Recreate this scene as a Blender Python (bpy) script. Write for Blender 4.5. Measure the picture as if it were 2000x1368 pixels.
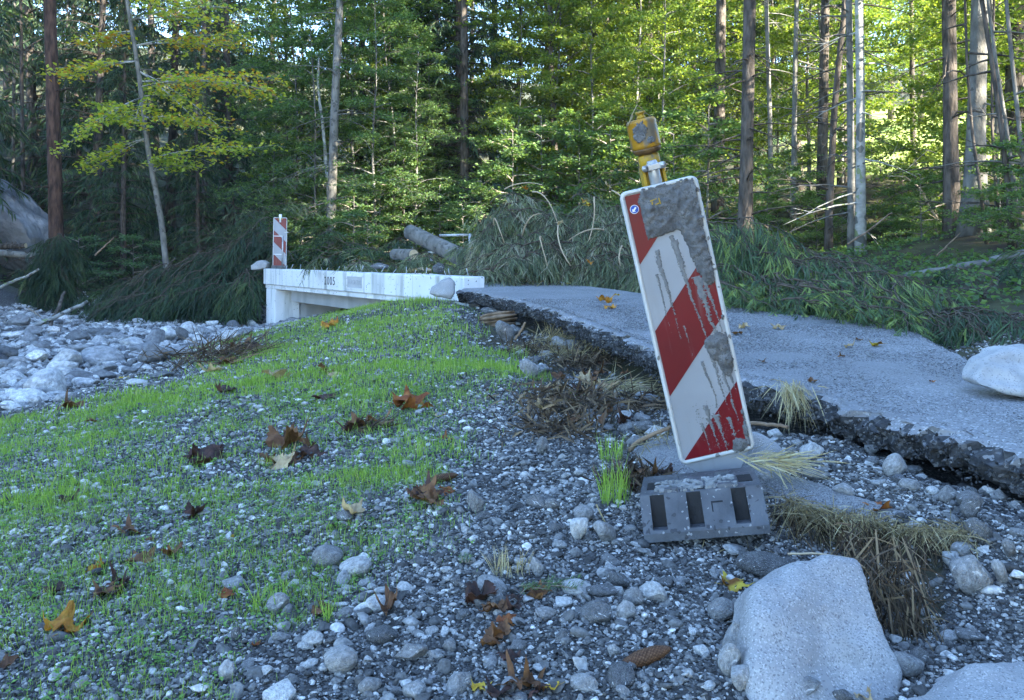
import bpy, math, random
import numpy as np
from mathutils import Vector, Matrix, Quaternion
from mathutils import noise as mnoise
for o in list(bpy.data.objects): bpy.data.objects.remove(o)
sc = bpy.context.scene
col = sc.collection
# ------------------------------------------------------------------ camera
F = 1556.0                      # focal length in pixels of the 2000 px wide photograph
cam = bpy.data.objects.new('camera', bpy.data.cameras.new('camera'))
col.objects.link(cam)
cam.location = (0, 0, 1.0)
cam.rotation_euler = (math.radians(90), 0, 0)
cam.data.sensor_width = 36.0; cam.data.lens = 28.0
cam.data.shift_y = -184/2000.0
cam.data.clip_start = 0.05; cam.data.clip_end = 600
sc.camera = cam
# ------------------------------------------------------------------ sky, sun, exposure
SUN_AZ, SUN_EL = math.radians(129), math.radians(23)      # azimuth from the view direction towards the right
w = bpy.data.worlds.new('World'); sc.world = w; w.use_nodes = True
nt = w.node_tree; nt.nodes.clear()
sky = nt.nodes.new('ShaderNodeTexSky'); sky.sky_type = 'NISHITA'; sky.sun_disc = False
sky.sun_elevation = SUN_EL; sky.sun_rotation = SUN_AZ
sky.air_density = 1.0; sky.dust_density = 0.3; sky.ozone_density = 3.6
bg = nt.nodes.new('ShaderNodeBackground'); bg.inputs['Strength'].default_value = 0.15
wo = nt.nodes.new('ShaderNodeOutputWorld')
nt.links.new(sky.outputs[0], bg.inputs[0]); nt.links.new(bg.outputs[0], wo.inputs[0])
sl = bpy.data.lights.new('sun', 'SUN'); sl.energy = 5.0; sl.angle = math.radians(0.53); sl.color = (1.0, 0.93, 0.78)
sun = bpy.data.objects.new('sun', sl); col.objects.link(sun)
sdir = Vector((math.sin(SUN_AZ)*math.cos(SUN_EL), math.cos(SUN_AZ)*math.cos(SUN_EL), math.sin(SUN_EL)))
sun.rotation_euler = sdir.to_track_quat('Z', 'Y').to_euler()
sc.view_settings.view_transform = 'Standard'; sc.view_settings.look = 'None'
sc.view_settings.gamma = 1.0; sc.view_settings.exposure = 3.3
sc.view_settings.use_curve_mapping = False
cy = sc.cycles
cy.max_bounces = 6; cy.diffuse_bounces = 3; cy.glossy_bounces = 2; cy.transmission_bounces = 4; cy.transparent_max_bounces = 8
cy.caustics_reflective = False; cy.caustics_refractive = False
cy.sample_clamp_indirect = 6.0

# ------------------------------------------------------------------ helpers
rng = np.random.default_rng(7)
random.seed(7)
def P(px, py, d):               # the point seen at a pixel of the photograph, d metres ahead
    return np.array([(px-1000)/F*d, d, 1.0-(py-500)/F*d])
def nz(v): return v/(np.linalg.norm(v, axis=-1, keepdims=True)+1e-12)
def lat(ix, iy, seed):
    n = (ix.astype(np.int64)*374761393 + iy.astype(np.int64)*668265263 + seed*1442695041) & 0x7fffffff
    n = ((n ^ (n >> 13))*1274126177) & 0x7fffffff
    return ((n ^ (n >> 16)) & 0xffff)/65535.0
def vn(x, y, seed=0):           # value noise -1..1
    x = np.asarray(x, float); y = np.asarray(y, float)
    ix = np.floor(x); iy = np.floor(y); fx = x-ix; fy = y-iy
    fx = fx*fx*(3-2*fx); fy = fy*fy*(3-2*fy)
    a = lat(ix, iy, seed); b = lat(ix+1, iy, seed); c = lat(ix, iy+1, seed); d = lat(ix+1, iy+1, seed)
    return 2*((a*(1-fx)+b*fx)*(1-fy)+(c*(1-fx)+d*fx)*fy)-1
def fbm(x, y, seed=0, o=3):
    r = 0; a = 1.0; t = 0
    for k in range(o):
        r = r + a*vn(np.asarray(x)*2**k, np.asarray(y)*2**k, seed+k*17); t += a; a *= 0.5
    return r/t
def inpoly(x, y, poly):
    x = np.asarray(x); y = np.asarray(y); r = np.zeros(x.shape, bool); n = len(poly)
    for i in range(n):
        x0, y0 = poly[i]; x1, y1 = poly[(i+1) % n]
        if y0 == y1: continue
        c = ((y0 > y) != (y1 > y)) & (x < (x1-x0)*(y-y0)/(y1-y0)+x0)
        r ^= c
    return r
def mk(name, V, F3=None, F4=None, mat=None, parent=None, smooth=True, tone=None, link=True, mats=None, midx=None):
    V = np.asarray(V, np.float32).reshape(-1, 3)
    me = bpy.data.meshes.new(name)
    me.vertices.add(len(V)); me.vertices.foreach_set('co', V.ravel())
    parts = []; sizes = []
    if F3 is not None and len(F3): a = np.asarray(F3, np.int32).reshape(-1, 3); parts.append(a.ravel()); sizes.append(np.full(len(a), 3, np.int32))
    if F4 is not None and len(F4): a = np.asarray(F4, np.int32).reshape(-1, 4); parts.append(a.ravel()); sizes.append(np.full(len(a), 4, np.int32))
    li = np.concatenate(parts); sz = np.concatenate(sizes)
    me.loops.add(len(li)); me.loops.foreach_set('vertex_index', li)
    me.polygons.add(len(sz)); st = np.concatenate([[0], np.cumsum(sz)[:-1]]).astype(np.int32)
    me.polygons.foreach_set('loop_start', st); me.polygons.foreach_set('loop_total', sz)
    if midx is not None: me.polygons.foreach_set('material_index', np.asarray(midx, np.int32))
    me.polygons.foreach_set('use_smooth', np.full(len(sz), smooth, bool))
    me.update(calc_edges=True); me.validate()
    if tone is not None:
        at = me.attributes.new('tone', 'FLOAT', 'POINT'); at.data.foreach_set('value', np.asarray(tone, np.float32))
    for m in (mats or ([mat] if mat else [])): me.materials.append(m)
    o = bpy.data.objects.new(name, me)
    if link: col.objects.link(o)
    if parent is not None: o.parent = parent
    return o
class MB:
    def __init__(s): s.V = []; s.T = []; s.Q = []; s.tone = []; s.n = 0
    def add(s, V, T=None, Q=None, tone=0.5):
        V = np.asarray(V, float).reshape(-1, 3)
        if T is not None and len(T): s.T.append(np.asarray(T, int).reshape(-1, 3)+s.n)
        if Q is not None and len(Q): s.Q.append(np.asarray(Q, int).reshape(-1, 4)+s.n)
        s.V.append(V); s.tone.append(np.broadcast_to(tone, (len(V),)) if np.ndim(tone) == 0 else np.asarray(tone))
        s.n += len(V); return s
    def build(s, name, mat, parent=None, smooth=True, link=True):
        V = np.concatenate(s.V)
        T = np.concatenate(s.T) if s.T else None; Q = np.concatenate(s.Q) if s.Q else None
        return mk(name, V, T, Q, mat, parent, smooth, np.concatenate(s.tone), link)
    # shapes
    def box(s, c, size, R=None, taper=1.0, tone=.5):
        sx, sy, sz = np.array(size)/2
        v = np.array([[x*(taper if z > 0 else 1), y*(taper if z > 0 else 1), z] for z in (-sz, sz) for x, y in ((-sx, -sy), (sx, -sy), (sx, sy), (-sx, sy))])
        if R is not None: v = v@np.asarray(R).T
        return s.add(v+np.asarray(c), Q=[[3, 2, 1, 0], [4, 5, 6, 7], [0, 1, 5, 4], [1, 2, 6, 5], [2, 3, 7, 6], [3, 0, 4, 7]], tone=tone)
    def tube(s, path, rad, n=6, cap=True, tone=.5, wob=0.0):
        path = np.asarray(path, float); m = len(path); rad = np.broadcast_to(rad, (m,)).astype(float)
        t = nz(np.gradient(path, axis=0)); ref = np.array([0, 0, 1.]) if abs(t[0, 2]) < .9 else np.array([1., 0, 0])
        u = nz(np.cross(t, ref)); v = np.cross(t, u)
        a = np.arange(n)/n*2*np.pi
        rr = rad[:, None]*(1+wob*rng.uniform(-1, 1, (m, n)))
        V = path[:, None, :]+rr[..., None]*(np.cos(a)[None, :, None]*u[:, None, :]+np.sin(a)[None, :, None]*v[:, None, :])
        i = np.arange(m-1)[:, None]*n; j = np.arange(n)[None, :]; k = (j+1) % n
        Q = np.stack([i+j, i+k, i+n+k, i+n+j], -1).reshape(-1, 4)
        V = V.reshape(-1, 3); T = None
        if cap:
            V = np.concatenate([V, path[:1], path[-1:]]); b = m*n
            jj = np.arange(n); kk = (jj+1) % n
            T = np.concatenate([np.stack([np.full(n, b), kk, jj], 1), np.stack([np.full(n, b+1), (m-1)*n+jj, (m-1)*n+kk], 1)])
        return s.add(V, T=T, Q=Q, tone=tone)
    def poly(s, pts, th, tone=.5):       # pts (n,2) in the local xz plane, front at y=-th, back at y=0
        n = len(pts); p = np.asarray(pts, float)
        V = np.concatenate([np.c_[p[:, 0], np.full(n, -th), p[:, 1]], np.c_[p[:, 0], np.zeros(n), p[:, 1]]])
        T = [[0, i, i+1] for i in range(1, n-1)]
        Q = [[i, n+i, n+(i+1) % n, (i+1) % n] for i in range(n)]
        return s.add(V, T=T, Q=Q, tone=tone)
    def ribbons(s, Pt, D, L, W, droop=0.15, tone=.5, side=None):
        n = len(Pt); D = nz(D); L = np.broadcast_to(L, (n,))[:, None]; W = np.broadcast_to(W, (n,))[:, None]
        if side is None: side = nz(np.cross(D, rng.normal(size=(n, 3))))
        dz = np.array([0, 0, -1.])*L*droop
        m = Pt+D*L*.5+dz*.35; e = Pt+D*L+dz
        V = np.stack([Pt-side*W*.3, Pt+side*W*.3, m-side*W*.5, m+side*W*.5, e], 1).reshape(-1, 3)
        b = np.arange(n)[:, None]*5
        T = np.concatenate([b+[[0, 1, 3]], b+[[0, 3, 2]], b+[[2, 3, 4]]])
        return s.add(V, T=T, tone=np.repeat(np.broadcast_to(tone, (n,)), 5))
    def combs(s, Pt, D, L, nn, ln, wd, droop, tone):
        n = len(Pt); D = nz(D); L = np.broadcast_to(L, (n,))
        side = nz(np.cross(D, np.array([0, 0, 1.])+rng.normal(size=(n, 3))*.6)); up = np.cross(side, D)
        t = (np.arange(nn)+.5)/nn
        base = Pt[:, None]+D[:, None]*(L[:, None]*t)[..., None]+np.array([0, 0, -1.])*((L*droop)[:, None]*t**2)[..., None]
        sg = np.where(np.arange(nn) % 2, 1., -1.)[None, :, None]
        dr = nz(side[:, None]*sg+D[:, None]*.9+up[:, None]*rng.uniform(-.5, .8, (n, nn, 1)))
        tap = (1-.5*t**2)[None, :, None]
        tip = base+dr*ln*tap*rng.uniform(.7, 1.2, (n, nn, 1))
        V = np.stack([base-D[:, None]*wd, base+D[:, None]*wd, tip], 2).reshape(-1, 3)
        T = np.arange(n*nn*3).reshape(-1, 3)
        return s.add(V, T=T, tone=np.repeat(np.broadcast_to(tone, (n,)), nn*3))
    def leaves(s, Pt, N, size, tone=.5, A=None, fold=.12):
        n = len(Pt); N = nz(N); size = np.broadcast_to(size, (n,))[:, None]
        if A is None: A = rng.normal(size=(n, 3))
        A = nz(A-N*np.sum(A*N, 1, keepdims=True)); B = np.cross(N, A)
        V = np.stack([Pt, Pt+(A*.5+B*.36+N*fold)*size, Pt+A*size, Pt+(A*.5-B*.36+N*fold)*size], 1).reshape(-1, 3)
        b = np.arange(n)[:, None]*4
        return s.add(V, T=np.concatenate([b+[[0, 2, 1]], b+[[0, 3, 2]]]), tone=np.repeat(np.broadcast_to(tone, (n,)), 4))

def tag(o, label=None, cat=None, group=None, kind=None):
    if label: o['label'] = label
    if cat: o['category'] = cat
    if group: o['group'] = group
    if kind: o['kind'] = kind
    return o
def empty(name, loc=(0, 0, 0), rz=0.0):
    o = bpy.data.objects.new(name, None); col.objects.link(o); o.location = loc; o.rotation_euler = (0, 0, rz); o.empty_display_size = .1
    return o
def copy_tree(o, parent=None):
    c = o.copy(); col.objects.link(c)
    if parent is not None: c.parent = parent
    for ch in o.children: copy_tree(ch, c)
    return c

# ------------------------------------------------------------------ materials
def mat(name, c1, c2=None, scale=8.0, rough=.85, bump=0.0, bscale=40.0, spec=.3, detail=6.0, lo=.35, hi=.65, rnd=None, tone=None, speck=None, transl=0.0, stretch=None, metal=0.0, streak=None, coat=0.0):
    m = bpy.data.materials.new(name); m.use_nodes = True; t = m.node_tree; N = t.nodes; L = t.links
    b = N['Principled BSDF']; out = N['Material Output']
    b.inputs['Roughness'].default_value = rough; b.inputs['Specular IOR Level'].default_value = spec; b.inputs['Metallic'].default_value = metal
    if coat: b.inputs['Coat Weight'].default_value = coat
    tc = N.new('ShaderNodeTexCoord'); vec = tc.outputs['Object']
    if stretch:
        mp = N.new('ShaderNodeMapping'); mp.inputs['Scale'].default_value = stretch; L.new(vec, mp.inputs[0]); vec = mp.outputs[0]
    def rgb(c): return (c[0], c[1], c[2], 1)
    def ramp(fac, stops):
        r = N.new('ShaderNodeValToRGB'); L.new(fac, r.inputs[0]); e = r.color_ramp.elements
        while len(e) < len(stops): e.new(.5)
        for k, (p, c) in enumerate(stops): e[k].position = p; e[k].color = rgb(c)
        return r.outputs[0]
    def mix(kind, fac, a, bb):
        x = N.new('ShaderNodeMix'); x.data_type = 'RGBA'; x.blend_type = kind
        if isinstance(fac, float): x.inputs[0].default_value = fac
        else: L.new(fac, x.inputs[0])
        for i, v in ((6, a), (7, bb)):
            if isinstance(v, tuple): x.inputs[i].default_value = rgb(v)
            else: L.new(v, x.inputs[i])
        return x.outputs[2]
    nzn = N.new('ShaderNodeTexNoise'); nzn.inputs['Scale'].default_value = scale; nzn.inputs['Detail'].default_value = detail; L.new(vec, nzn.inputs[0])
    if rnd:          # colour of each object or instance from a ramp
        oi = N.new('ShaderNodeObjectInfo'); c = ramp(oi.outputs['Random'], rnd)
        g = ramp(nzn.outputs[0], [(lo, (.62, .62, .62)), (hi, (1.2, 1.2, 1.2))]); c = mix('MULTIPLY', 1.0, c, g)
    elif tone:       # colour of each leaf from its own attribute
        at = N.new('ShaderNodeAttribute'); at.attribute_name = 'tone'; c = ramp(at.outputs['Fac'], tone)
    elif c2: c = ramp(nzn.outputs[0], [(lo, c1), (hi, c2)])
    else: c = ramp(nzn.outputs[0], [(0, c1), (1, c1)])
    if speck:        # (scale, threshold, colour)
        for sp in speck:
            v = N.new('ShaderNodeTexVoronoi'); v.inputs['Scale'].default_value = sp[0]; L.new(tc.outputs['Object'], v.inputs[0])
            sx = N.new('ShaderNodeSeparateColor'); L.new(v.outputs['Color'], sx.inputs[0])
            gt = N.new('ShaderNodeMath'); gt.operation = 'GREATER_THAN'; gt.inputs[1].default_value = sp[1]; L.new(sx.outputs[0], gt.inputs[0])
            c = mix('MIX', gt.outputs[0], c, sp[2])
    if streak:       # (scale xyz, colour, lo, hi)
        mp = N.new('ShaderNodeMapping'); mp.inputs['Scale'].default_value = streak[0]; L.new(tc.outputs['Object'], mp.inputs[0])
        n2 = N.new('ShaderNodeTexNoise'); n2.inputs['Scale'].default_value = 1.0; n2.inputs['Detail'].default_value = 4; L.new(mp.outputs[0], n2.inputs[0])
        f = ramp(n2.outputs[0], [(streak[2], (0, 0, 0)), (streak[3], (1, 1, 1))]); c = mix('MIX', f, c, streak[1])
    L.new(c, b.inputs['Base Color'])
    if bump:
        n3 = N.new('ShaderNodeTexNoise'); n3.inputs['Scale'].default_value = bscale; n3.inputs['Detail'].default_value = 5; L.new(vec, n3.inputs[0])
        bp = N.new('ShaderNodeBump'); bp.inputs['Strength'].default_value = min(1.0, bump); bp.inputs['Distance'].default_value = .6/bscale
        L.new(n3.outputs[0], bp.inputs['Height']); L.new(bp.outputs[0], b.inputs['Normal'])
    if transl:
        tr = N.new('ShaderNodeBsdfTranslucent'); cc = mix('MULTIPLY', 1.0, c, (1.5, 1.45, .55)); L.new(cc, tr.inputs[0])
        ms = N.new('ShaderNodeMixShader'); ms.inputs[0].default_value = transl
        L.new(b.outputs[0], ms.inputs[1]); L.new(tr.outputs[0], ms.inputs[2]); L.new(ms.outputs[0], out.inputs[0])
    return m
M = {}
BED_RAMP = [(0, (.09, .093, .097)), (.3, (.24, .244, .25)), (.6, (.40, .402, .405)), (.85, (.56, .555, .545)), (1, (.75, .74, .72))]
STONE_RAMP = [(0, (.09, .09, .09)), (.35, (.19, .19, .188)), (.65, (.31, .308, .30)), (.88, (.46, .455, .44)), (1, (.64, .63, .60))]
M['stone'] = mat('river_stone', (.3, .3, .3), rnd=STONE_RAMP, scale=3.5, bump=.5, bscale=9, rough=.8, spec=.25, speck=[(60, .93, (.16, .16, .17)), (70, .95, (.5, .5, .48))], streak=((1.5, 5, 3), (.55, .54, .52), .66, .70))
M['bed_stone'] = mat('bed_stone', (.3, .3, .3), rnd=BED_RAMP, scale=3.5, bump=.5, bscale=9, rough=.85, spec=.2, speck=[(60, .93, (.2, .2, .21))])
M['granite'] = mat('granite', (.26, .26, .26), (.36, .358, .35), scale=7, bump=.3, bscale=300, rough=.85, speck=[(330, .70, (.25, .25, .255)), (300, .90, (.17, .17, .175)), (310, .88, (.40, .395, .39))], streak=((5, 5, 4), (.19, .19, .18), .60, .78))
M['pebble'] = mat('pebble', (.3, .3, .3), rnd=[(0, (.05, .049, .048)), (.35, (.115, .114, .111)), (.62, (.20, .198, .19)), (.82, (.33, .325, .31)), (.93, (.50, .49, .465)), (1, (.72, .70, .66))], scale=2.2, bump=.25, bscale=6, rough=.8)
M['granite_pale'] = mat('pale_granite', (.33, .33, .325), (.44, .435, .425), scale=9, bump=.3, bscale=200, rough=.85, speck=[(200, .86, (.33, .33, .335)), (180, .92, (.26, .26, .26))])
M['ground'] = mat('gravel_soil', (.055, .053, .05), (.13, .13, .13), scale=55, bump=1.0, bscale=160, rough=.95, speck=[(140, .80, (.20, .205, .21)), (95, .88, (.34, .34, .34)), (190, .8, (.035, .035, .036))])
def zoned(name, a, b_):      # one sheet, two kinds of ground told apart by the 'tone' attribute
    m = mat(name, *a[0], **a[1]); m2 = mat(name+'_2', *b_[0], **b_[1]); t = m.node_tree; N = t.nodes; L = t.links
    p1 = N['Principled BSDF']; c1 = p1.inputs['Base Color'].links[0].from_socket
    n = N.new('ShaderNodeTexNoise'); n.inputs['Scale'].default_value = 2.5; tc = N.new('ShaderNodeTexCoord'); L.new(tc.outputs['Object'], n.inputs[0])
    r = N.new('ShaderNodeValToRGB'); L.new(n.outputs[0], r.inputs[0]); r.color_ramp.elements[0].position = .35; r.color_ramp.elements[1].position = .68
    r.color_ramp.elements[0].color = (*b_[0][0], 1); r.color_ramp.elements[1].color = (*b_[0][1], 1)
    at = N.new('ShaderNodeAttribute'); at.attribute_name = 'tone'; mx = N.new('ShaderNodeMix'); mx.data_type = 'RGBA'
    L.new(at.outputs['Fac'], mx.inputs[0]); L.new(c1, mx.inputs[6]); L.new(r.outputs[0], mx.inputs[7]); L.new(mx.outputs[2], p1.inputs['Base Color']); bpy.data.materials.remove(m2); return m
M['ground'] = zoned('gravel_soil', (((.032, .031, .029), (.085, .083, .08)), dict(scale=55, bump=1.0, bscale=160, rough=.95, speck=[(140, .84, (.12, .122, .125)), (95, .93, (.26, .26, .26)), (190, .8, (.02, .02, .02))])), (((.035, .026, .017), (.075, .075, .03)), {}))  # gravel tone kept dark to deepen the shade in gaps between pebbles
M['forest_floor'] = mat('forest_floor', (.03, .028, .016), (.07, .075, .03), scale=3, bump=1, bscale=14, rough=1)
M['meadow'] = mat('meadow_grass', (.30, .38, .09), (.40, .47, .13), scale=2, bump=.6, bscale=30, rough=.9)
M['asphalt'] = mat('asphalt', (.19, .193, .20), (.25, .253, .26), scale=2.3, bump=1.0, bscale=150, rough=.72, spec=.4, speck=[(120, .86, (.38, .385, .39)), (150, .88, (.12, .122, .125))], streak=((.9, .7, 1), (.19, .192, .198), .5, .75))
M['aggregate'] = mat('asphalt_stone', (.3, .3, .3), rnd=[(0, (.08, .082, .088)), (.5, (.19, .193, .20)), (.9, (.28, .284, .29)), (1, (.44, .44, .44))], scale=3, rough=.65, spec=.4)
M['crumb'] = mat('asphalt_crumb', (.3, .3, .3), rnd=[(0, (.02, .021, .023)), (.6, (.055, .057, .06)), (1, (.12, .123, .13))], scale=3, bump=.3, bscale=8, rough=.7)
M['asphalt_core'] = mat('broken_asphalt', (.025, .026, .028), (.07, .072, .076), scale=25, bump=1, bscale=70, rough=.8, speck=[(55, .86, (.13, .132, .136)), (90, .9, (.2, .2, .2))])
M['sand'] = mat('wet_silt', (.15, .152, .155), (.20, .20, .20), scale=9, bump=.6, bscale=220, rough=.8, speck=[(260, .8, (.27, .27, .27)), (300, .82, (.08, .08, .08))])
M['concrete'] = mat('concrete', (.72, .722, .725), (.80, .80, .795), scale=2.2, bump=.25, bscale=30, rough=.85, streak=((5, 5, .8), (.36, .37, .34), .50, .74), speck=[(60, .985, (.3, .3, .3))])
M['concrete_dark'] = mat('concrete_shade', (.42, .425, .43), (.5, .5, .5), scale=2.5, bump=.3, bscale=30, rough=.9, streak=((2, 2, .4), (.26, .26, .25), .5, .8))  # darker copy of the concrete, shade under the deck in its colour
M['grass'] = mat('young_grass', (.2, .4, .08), tone=[(0, (.15, .25, .05)), (.5, (.26, .41, .085)), (.85, (.38, .52, .13)), (1, (.52, .49, .25))], rough=.55, transl=.45, spec=.3)
M['clover'] = mat('seedling_leaf', (.2, .4, .08), tone=[(0, (.10, .22, .05)), (1, (.22, .40, .10))], rough=.5, transl=.35)
M['straw'] = mat('straw', (.4, .34, .2), tone=[(0, (.13, .10, .055)), (.4, (.27, .215, .115)), (.8, (.46, .39, .22)), (1, (.55, .50, .32))], rough=.7, transl=.15)
M['debris'] = mat('plant_debris', (.1, .07, .04), tone=[(0, (.035, .026, .018)), (.5, (.10, .07, .045)), (1, (.26, .19, .11))], rough=.9)
M['bark'] = mat('spruce_bark', (.04, .033, .027), (.13, .108, .09), scale=14, stretch=(1, 1, .28), bump=1, bscale=26, rough=.95)
M['bark_red'] = mat('red_brown_bark', (.03, .019, .015), (.115, .066, .048), scale=15, stretch=(1, 1, .22), bump=1, bscale=24, rough=.95)
M['bark_grey'] = mat('grey_bark', (.10, .095, .085), (.21, .20, .18), scale=7, stretch=(1, 1, .5), bump=.8, bscale=30, rough=.9, speck=[(16, .9, (.10, .095, .085))])
M['bark_pale'] = mat('pale_smooth_bark', (.22, .22, .205), (.40, .395, .37), scale=6, stretch=(1, 1, 1.6), bump=.4, bscale=20, rough=.85, speck=[(9, .84, (.12, .12, .11)), (13, .9, (.2, .24, .12))])
M['twig'] = mat('dead_twig', (.17, .14, .11), (.30, .26, .21), scale=20, rough=.9)
M['twig_dark'] = mat('spruce_limb', (.05, .04, .03), (.12, .095, .07), scale=20, rough=.9)
M['wood'] = mat('bare_wood', (.36, .27, .17), (.50, .40, .27), scale=14, stretch=(1, 1, .2), bump=.6, bscale=30, rough=.8)
M['wood_brown'] = mat('weathered_wood', (.14, .095, .06), (.27, .19, .125), scale=14, stretch=(1, 1, .2), bump=.6, bscale=30, rough=.85)
M['wood_dark'] = mat('wet_plank', (.09, .06, .04), (.20, .14, .085), scale=12, stretch=(.3, 1, 1), bump=.5, bscale=30, rough=.75)
M['cut'] = mat('sawn_wood', (.48, .38, .24), (.58, .47, .31), scale=20, rough=.8)
M['spruce'] = mat('spruce_needles', (.04, .08, .04), tone=[(0, (.03, .055, .036)), (.5, (.055, .095, .05)), (.85, (.09, .14, .06)), (1, (.15, .18, .08))], rough=.6, transl=.25, spec=.2)
M['spruce_fresh'] = mat('fresh_spruce_needles', (.06, .1, .05), tone=[(0, (.05, .09, .055)), (.5, (.09, .155, .075)), (.85, (.16, .24, .08)), (1, (.27, .35, .10))], rough=.55, transl=.2, spec=.3)
M['spruce_grey'] = mat('dusty_spruce_needles', (.1, .1, .08), tone=[(0, (.09, .12, .07)), (.5, (.17, .21, .12)), (.8, (.26, .29, .17)), (1, (.36, .35, .26))], rough=.7, transl=.2)
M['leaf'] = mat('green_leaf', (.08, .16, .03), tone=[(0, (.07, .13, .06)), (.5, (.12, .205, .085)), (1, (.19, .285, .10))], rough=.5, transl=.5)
M['leaf_lit'] = mat('sun_brightened_leaf', (.1, .2, .04), tone=[(0, (.10, .17, .035)), (.5, (.18, .26, .05)), (1, (.30, .35, .07))], rough=.5, transl=.5)  # brighter copy of the green leaf, sunlight put into its colour
M['leaf_yellow'] = mat('yellowing_leaf', (.3, .28, .05), tone=[(0, (.20, .31, .06)), (.5, (.42, .46, .07)), (.85, (.60, .52, .06)), (1, (.52, .26, .04))], rough=.5, transl=.45)
M['leaf_pale'] = mat('pale_undergrowth_leaf', (.1, .2, .1), tone=[(0, (.07, .15, .07)), (1, (.17, .28, .15))], rough=.5, transl=.4)
M['white_paint'] = mat('white_reflective_sheet', (.31, .325, .35), (.27, .283, .305), scale=5, rough=.45, spec=.4, streak=((26, 26, 3), (.27, .275, .28), .58, .8))
M['frame'] = mat('white_plastic_rim', (.55, .55, .54), (.47, .47, .46), scale=9, rough=.5, speck=[(70, .965, (.18, .17, .16))], streak=((60, 60, 9), (.16, .15, .14), .70, .76))
M['red'] = mat('red_reflective_sheet', (.165, .004, .010), (.125, .004, .008), scale=5, rough=.4, spec=.45, streak=((30, 30, 3.5), (.17, .07, .075), .60, .85))
M['mud'] = mat('dried_mud', (.10, .102, .106), (.17, .172, .175), scale=30, bump=1, bscale=130, rough=.95, speck=[(320, .85, (.09, .09, .09))])
M['mudfilm'] = mat('mud_film', (.14, .143, .148), (.21, .213, .215), scale=60, bump=.6, bscale=200, rough=.95)
M['amber'] = mat('amber_plastic', (.42, .22, .012), (.30, .15, .01), scale=10, rough=.4, spec=.4, streak=((22, 22, 12), (.15, .125, .09), .48, .6))
M['amber_dark'] = mat('dirty_lamp_rim', (.07, .04, .02), (.16, .09, .03), scale=20, rough=.5)
M['yellow'] = mat('yellow_housing', (.46, .30, .025), (.36, .23, .025), scale=12, rough=.5, streak=((24, 24, 14), (.17, .15, .11), .52, .65))
M['steel'] = mat('galvanised_steel', (.42, .43, .44), (.55, .56, .57), scale=20, rough=.45, metal=.6, streak=((30, 30, 14), (.2, .19, .17), .55, .7))
M['rubber'] = mat('dusty_black_rubber', (.06, .063, .07), (.105, .11, .12), scale=12, bump=.5, bscale=120, rough=.62, spec=.4, speck=[(160, .975, (.25, .25, .25)), (90, .94, (.04, .04, .045))])
M['rubber_dark'] = mat('rubber_recess_shade', (.010, .0105, .012), (.02, .02, .022), scale=14, bump=.4, bscale=100, rough=.7)  # near-black copy of the rubber, shade of the recesses in its colour
M['blue'] = mat('blue_sign_enamel', (.02, .08, .38), rough=.4)
M['white'] = mat('white_sign_enamel', (.75, .75, .75), rough=.5)
M['engraved_shade'] = mat('engraving_shade', (.07, .07, .075), rough=.9)  # dark colour stands in for the shade inside the engraved digits
M['relief'] = mat('plaque_letter', (.38, .38, .39), rough=.9)
LEAFC = {'brown': ((.10, .045, .02), (.20, .10, .045)), 'dark': ((.035, .018, .014), (.085, .04, .03)), 'orange': ((.34, .13, .015), (.50, .24, .03)), 'tan': ((.34, .24, .13), (.50, .38, .22)), 'yellow': ((.52, .33, .03), (.60, .45, .06)), 'mixed': ((.20, .075, .012), (.52, .40, .05)), 'rust': ((.20, .06, .02), (.32, .12, .03))}
for k, (a, b_) in LEAFC.items(): M['fl_'+k] = mat('fallen_leaf_'+k, a, b_, scale=22, rough=.6, bump=.5, bscale=60, transl=.15, lo=.42, hi=.6)
M['cone'] = mat('cone_scale', (.10, .05, .025), tone=[(0, (.045, .022, .012)), (.6, (.13, .062, .03)), (1, (.30, .20, .12))], rough=.6)
M['rock_wall'] = mat('grey_cliff_rock', (.10, .105, .115), (.22, .225, .235), scale=1.2, bump=1, bscale=5, rough=.9, streak=((1.5, 1.5, .35), (.34, .345, .36), .55, .75))

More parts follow.
